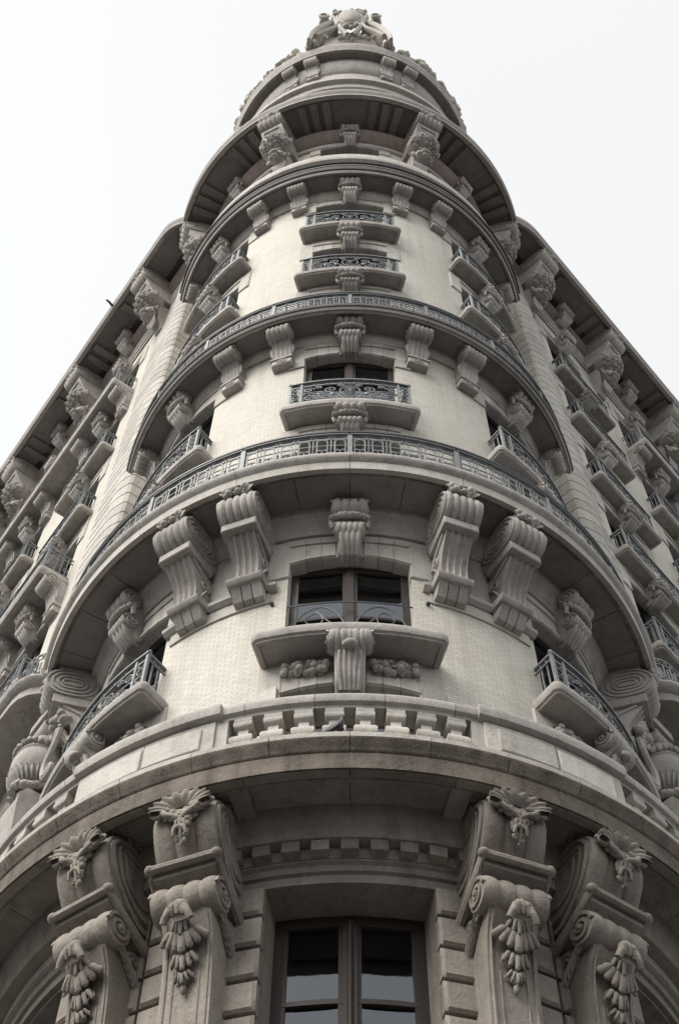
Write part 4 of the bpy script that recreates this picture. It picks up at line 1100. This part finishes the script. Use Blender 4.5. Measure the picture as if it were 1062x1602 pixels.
# F-level bowed balconies of the wings with rounded inner corners, and the urns under them
for wg in (WL, WR):
    q = MB(); h = 4.0; c = 3.45
    q.stack(flt, h, .86, [(.10, .03), (.10, 0), (.02, -.02), (.02, .17), (.0, .18), (-.08, .24), (-.1, .30), (-.08, .37), (0, .41)], .62)
    wg.at('wing_balcony', q.build('wing_balcony_f'), 'stone', c, 18.68)
    # rounded railing
    q = MB(); pts = []
    for i in range(8): t = pi / 2 * i / 7; pts.append((-h + .62 - .58 * cos(t), .18 + .58 * sin(t)))
    for i in range(1, 14): pts.append((-h + .62 + i * .3, .76))
    sg = wg.sign
    def P(i, z): return flt(sg * pts[i][0], pts[i][1], z)
    for z in (.84, .70, .06): q.tube([P(i, z) for i in range(len(pts))], .02 if z > .8 else .013, 4)
    for i in range(len(pts)):
        q.tube([P(i, .06), P(i, .70)], .013, 4); q.ball(P(i, .35), .028, lod=0)
        if i: 
            mdp = [(Vector(P(i - 1, z)) + Vector(P(i, z))) / 2 for z in (.15, .3, .45, .6)]
            q.tube(mdp, .013, 4); q.ball(tuple(mdp[1]), .05, (1, .6, 1), 0); q.ball(((Vector(P(i - 1, .77)) + Vector(P(i, .77))) / 2), .04, (1.3, .6, .8), 0)
    wg.at('bowed_railing', q.build('bowed_railing'), 'iron', c, 19.08)
    # urn corbel
    uu, dd, zz = -.42, .26, 16.75
    q = MB(); q.lathe([(.02, -.62), (.16, -.6), (.2, -.5), (.17, -.42), (.24, -.36), (.36, -.18), (.42, .05), (.42, .22), (.38, .36), (.40, .40), (.38, .46), (.28, .52), (.2, .62), (.2, .9)], n=28)
    o = wg.at('urn', q.build('urn'), 'stone', uu, zz, dd)
    q = MB(); random.seed(9)
    for i in range(26):
        a = 2 * pi * i / 26; q.ball((.40 * cos(a), .40 * sin(a), .50 + .03 * sin(5 * a)), .06, (1, 1, 1.1), 1, .12)
        leaf(q, (.28 * cos(a), .28 * sin(a), -.34), (.40 * cos(a), .40 * sin(a), -.12 + .05 * random.random()), .06, .03)
    for i in range(16):
        a = 2 * pi * i / 16; q.ball((.26 * cos(a), .26 * sin(a), -.42 + .05 * sin(3 * a)), .085, (1, 1, .8), 1, .15)
    link('garland', q.build('urn_garland'), 'stone', o, kind='stuff')
    q = MB(); drum(q, .24, .2, .0, 1.12, 5, .05, 16); q.box(flt, -.3, .3, -.5, .22, 1.3, 1.5); q.box(flt, -.22, .22, -.5, .05, .7, 1.3); link('scroll', q.build('urn_scroll'), 'stone', o); o.scale = (.92, .92, .92)
    for sx in (-1, 1):
        q = MB()
        q.tube([(sx * .45 + sx * a, -.05, b) for a, b in spiral(.1, .55, .16, .03, 0, 1.5, 18)], .05, 6)
        q.tube([(sx * a, -.05, b) for a, b in spline([(.72, .5), (.60, .1), (.48, -.2), (.52, -.5), (.62, -.62)], 4)], .055, 6)
        q.tube([(sx * a, -.05, b) for a, b in spiral(.70, -.55, .15, .03, pi, 1.6, 18)], .05, 6)
        fruit(q, lambda: (sx * random.uniform(.45, .8), random.uniform(-.15, .05), random.uniform(.62, .85)), 14, .06, .1)
        link('side_scroll', q.build('urn_side'), 'stone', o)
    q = MB()
    q.console(spline([(.15, -.62), (.25, -.9), (.2, -1.6), (.15, -3), (.1, -5)], 3), lambda t: .30 - .05 * t, 0, wall=-.4)
    q.box(flt, -.30, .30, -.45, -.1, -5, 1.6)
    link('pedestal', q.build('urn_pedestal'), 'stone', o)
# lower wing walls bulge: pier cornices at G level
for wg in (WL, WR):
    wing_sweep(wg, [(0, 11.6), (.6, 11.6), (.95, 11.65), (1.0, 12.1), (.9, 12.2), (.9, 13.0), (0, 13.0)], .3, WLEN, 'wing_cornice', 'stone_low', 4)

# ------------------------------------------------------------------ crest on top
def crest():
    out = []
    z0 = 55.5; D = .35
    q = MB()
    A_, H_ = 1.74, 5.0
    def hood(k, d0, d1, wd, t0=0.0, t1=pi):
        n = 16; prof = [(0, d0), (0, d1), (-wd * .3, d1 + .06), (-wd * .7, d1 + .02), (-wd, d1 - .04), (-wd, d0)]; base = len(q.v); m_ = len(prof)
        for i in range(n + 1):
            t = t0 + (t1 - t0) * i / n; x, z = A_ * cos(t), H_ * sin(t); L = hypot(cos(t) / A_, sin(t) / H_); nx, nz_ = cos(t) / A_ / L, sin(t) / H_ / L
            for off, d in prof: q.v.append(flt(x * k + nx * off, d + D, z0 + z * k + nz_ * off))
        for i in range(n):
            for j in range(m_): a = base + i * m_ + j; b_ = base + i * m_ + (j + 1) % m_; q.f.append((a, b_, b_ + m_, a + m_))
        q.f.append(tuple(range(base, base + m_))); q.f.append(tuple(range(base + n * m_, base + (n + 1) * m_)))
    for t0, t1 in ((0, radians(66)), (radians(114), pi)):
        hood(1.0, -.3, .60, .20, t0, t1); hood(.86, -.3, .46, .14, t0, t1)
    q.console([(.42, z0 + 5.0), (.5, z0 + 3.2), (.5, z0 - .2)], lambda t: .75 + .5 * t, 0)
    out.append(('crest', q.build('crest')))
    q = MB(); q.ball((0, -1.05, z0 + 4.7), .50, (1, .5, 2.6), 2)
    out.append(('oval_shield', q.build('shield')))
    q = MB()
    q.tube([(.54 * cos(t), -1.0, z0 + 4.7 + 1.40 * sin(t)) for t in [2 * pi * i / 28 for i in range(28)]], .10, 6, closed=True)
    for sx in (-1, 1):
        q.tube([(sx * a, -.95, z0 + b) for a, b in spline([(.40, 6.2), (.72, 5.6), (.64, 4.6), (.52, 3.4), (.72, 2.4), (1.1, 1.5), (1.4, .6)], 4)], .12, 6)
        q.tube([(sx * a, -1.0, z0 + b) for a, b in spline([(.1, .6), (.3, 1.6), (.42, 2.6), (.3, 3.2)], 4)], .11, 6)
        q.lathe([(.02, -.45), (.2, -.4), (.26, 0), (.2, .4), (.02, .45)], (sx * 1.12, -.8, z0 + 4.9), 12, (1, 1.2))
        q.tube([(sx * (1.12 + .2 * cos(t)), -1.08, z0 + 4.9 + .42 * sin(t)) for t in [2 * pi * i / 14 for i in range(14)]], .06, 5, closed=True)
        fruit(q, lambda: (sx * random.uniform(1.35, 1.75), -random.uniform(.5, .8), z0 + random.uniform(0, .9)), 16, .07, .14)
        fruit(q, lambda: (sx * random.uniform(.46, .68), -1.05, z0 + random.uniform(5.3, 6.3)), 9, .08, .13)
    fruit(q, lambda: (random.uniform(-.45, .45), -random.uniform(.9, 1.05), z0 + 6.35 + random.uniform(-.2, .35)), 20, .07, .13)
    fruit(q, lambda: (random.uniform(-.3, .3), -random.uniform(.95, 1.1), z0 + random.uniform(2.2, 3.2)), 14, .08, .14)
    fruit(q, lambda: (random.uniform(-1.1, 1.1), -random.uniform(.85, .95), z0 + random.uniform(.3, 1.3)), 16, .07, .12)
    out.append(('carving', q.build('crest_carving')))
    return out
CR = crest()
def put_crest(ph, sc):
    o = T.rigid('crest', CR[0][1], 'stone_light', ph, 0, -.2)
    link('oval_shield', CR[1][1], 'stone_light', o); link('carving', CR[2][1], 'stone_light', o)
    o.scale = (.92, 1, .92); o.location.z += 55.5 * .08 + ZB * 0
    return o
put_crest(0, 1)
def acro(n):
    q = MB(); random.seed(n)
    for i in range(7): t = (i - 3) / 3; leaf(q, (t * .3, 0, 0), (t * .7, -.05, 1.5 - .7 * abs(t)), .16, .1)
    fruit(q, lambda: (random.uniform(-.5, .5), random.uniform(-.15, .1), random.uniform(0, .9)), 16, .12, .2)
    for sx in (-1, 1): q.tube([(sx * (.6 + a), 0, b) for a, b in spiral(0, .45, .4, .08, 0, 1.5, 16)], .1, 6)
    return q.build('roof_ornament')
AO = acro(1)
q = MB(); random.seed(14)
for i in range(150):
    a = radians(random.uniform(24, 84)) * random.choice((-1, 1)); r = 4.0 + random.uniform(.42, .56)
    q.ball((r * sin(a), -r * cos(a), 55.75 + random.uniform(0, .75)), random.uniform(.10, .2), (1, 1, 1), 1, .15)
T.bent('rim_garland', q.build('rim_garland'), 'stone_light', 0, kind='stuff')
for ph in (-38, 38, -58, 58): T.rigid('roof_ornament', AO, 'stone_light', ph, 55.8, .35)
for u in (1.0, 4.2, 7.7): WR.at('roof_ornament', AO, 'stone', u, 43.5, 1.15).scale = (.6, .6, .75)
for u in (.3, .9): WL.at('roof_ornament', AO, 'stone', u, 43.4, 1.1).scale = (.5, .5, .45)
# curved iron spout on the left eave
q = MB(); q.tube([flt(s, d, z) for s, d, z in spline([(0, -.1, 0), (.0, .16, .0), (.02, .3, .05), (.05, .42, -.0)], 5)], .045, 7, taper=lambda t: 1.2 - .5 * t); 
WL.at('drain_spout', q.build('drain_spout'), 'iron_dark', 2.95, 43.1, 1.2)

# ------------------------------------------------------------------ pigeon
def pigeon():
    root = bpy.data.objects.new('pigeon', None); COL.objects.link(root)
    root['label'] = 'dark grey pigeon perched on the stone cornice below the balusters'; root['category'] = 'bird'
    q = MB(); sp = spline([(-.17, .07, .018), (-.11, .085, .04), (-.04, .105, .062), (.035, .135, .064), (.075, .18, .045), (.088, .22, .028), (.10, .25, .03), (.118, .262, .022), (.14, .258, .006)], 4)
    n = 12; o = 0
    for i, (x, z, r) in enumerate(sp):
        a = sp[max(0, i - 1)]; b = sp[min(len(sp) - 1, i + 1)]; tx, tz = b[0] - a[0], b[1] - a[1]; L = hypot(tx, tz)
        for j in range(n):
            t = 2 * pi * j / n; q.v.append((x - tz / L * r * sin(t), r * cos(t) * .92, z + tx / L * r * sin(t)))
    for i in range(len(sp) - 1):
        for j in range(n): q.f.append((i * n + j, i * n + (j + 1) % n, (i + 1) * n + (j + 1) % n, (i + 1) * n + j))
    q.f.append(tuple(range(n))); q.f.append(tuple(range((len(sp) - 1) * n, len(sp) * n)))
    link('body', q.build('pigeon_body'), 'plume', root)
    for sy in (-1, 1):
        q = MB(); q.ball((-.03, sy * .052, .105), .1, (1.15, .18, .5), 2); q.add([(-.08, sy * .05, .12), (-.08, sy * .05, .075), (-.21, sy * .015, .06), (-.21, sy * .02, .07)], [(0, 1, 2, 3)])
        link('wing', q.build('pigeon_wing'), 'plume_dark', root)
        q = MB(); q.tube([(.005, sy * .025, .075), (.0, sy * .025, .03), (.008, sy * .025, .006)], .006, 5)
        for a in (-.5, 0, .5, pi): q.tube([(.008, sy * .025, .005), (.008 + .03 * cos(a), sy * .025 + .03 * sin(a), .004)], .004, 4)
        link('leg', q.build('pigeon_leg'), 'pink', root)
        q = MB(); q.ball((.108, sy * .024, .257), .006, lod=1); link('eye', q.build('pigeon_eye'), 'pink', root)
    q = MB(); q.add([(-.14, -.03, .07), (-.14, .03, .07), (-.25, .04, .045), (-.25, -.04, .045), (-.14, -.03, .085), (-.14, .03, .085), (-.25, .04, .053), (-.25, -.04, .053)], [(0, 1, 2, 3), (4, 5, 6, 7), (0, 1, 5, 4), (1, 2, 6, 5), (2, 3, 7, 6), (3, 0, 4, 7)])
    link('tail', q.build('pigeon_tail'), 'plume_dark', root)
    q = MB(); q.tube([(.125, 0, .258), (.155, 0, .248)], .007, 6, taper=lambda t: 1 - .8 * t); link('beak', q.build('pigeon_beak'), 'plume_dark', root)
    a = radians(-1.6); r = RW + 1.03
    root.location = (r * sin(a), TY - r * cos(a), ZB + 12.13); root.rotation_euler = (0, 0, radians(-35)); root.scale = (.82, .82, .9)
    return root
pigeon()

# ------------------------------------------------------------------ the street's other side, behind the camera
def facing_block(x0, x1, y0, y1, h, label):
    r = bpy.data.objects.new('street_building', None); COL.objects.link(r); r['label'] = label; r['category'] = 'building'; r['group'] = 'buildings across the street'
    r.location = ((x0 + x1) / 2, (y0 + y1) / 2, 0); cx, cy = r.location.x, r.location.y
    q = MB(); hw, hd = (x1 - x0) / 2, (y1 - y0) / 2
    q.sweep(flt, [(-hd, 0), (hd, 0), (hd, h), (-hd, h)], -hw, hw, 1)
    q.sweep(flt, [(-hd - .3, h + .002), (hd + .4, h + .002), (hd + .4, h + .8), (-hd - .3, h + .8)], -hw - .3, hw + .3, 1)
    link('wall', q.build('street_wall'), 'redbrick', r)
    n = int(2 * hw / 3); fl = int(h / 3.6); w_ = MB(); w_.box(flt, -.55, .55, -.02, .03, 0, 1.9); wm = w_.build('street_window')
    for i in range(n):
        for j in range(fl):
            link('window', wm, 'glass', r, (-hw + 1.5 + 3 * i, hd, 1.2 + 3.6 * j), pi)
facing_block(-44, -8, -38, -20, 19, 'brown brick block across the street, left of the crossing')
facing_block(8, 44, -44, -26, 14, 'lower brown brick block across the street, right of the crossing')
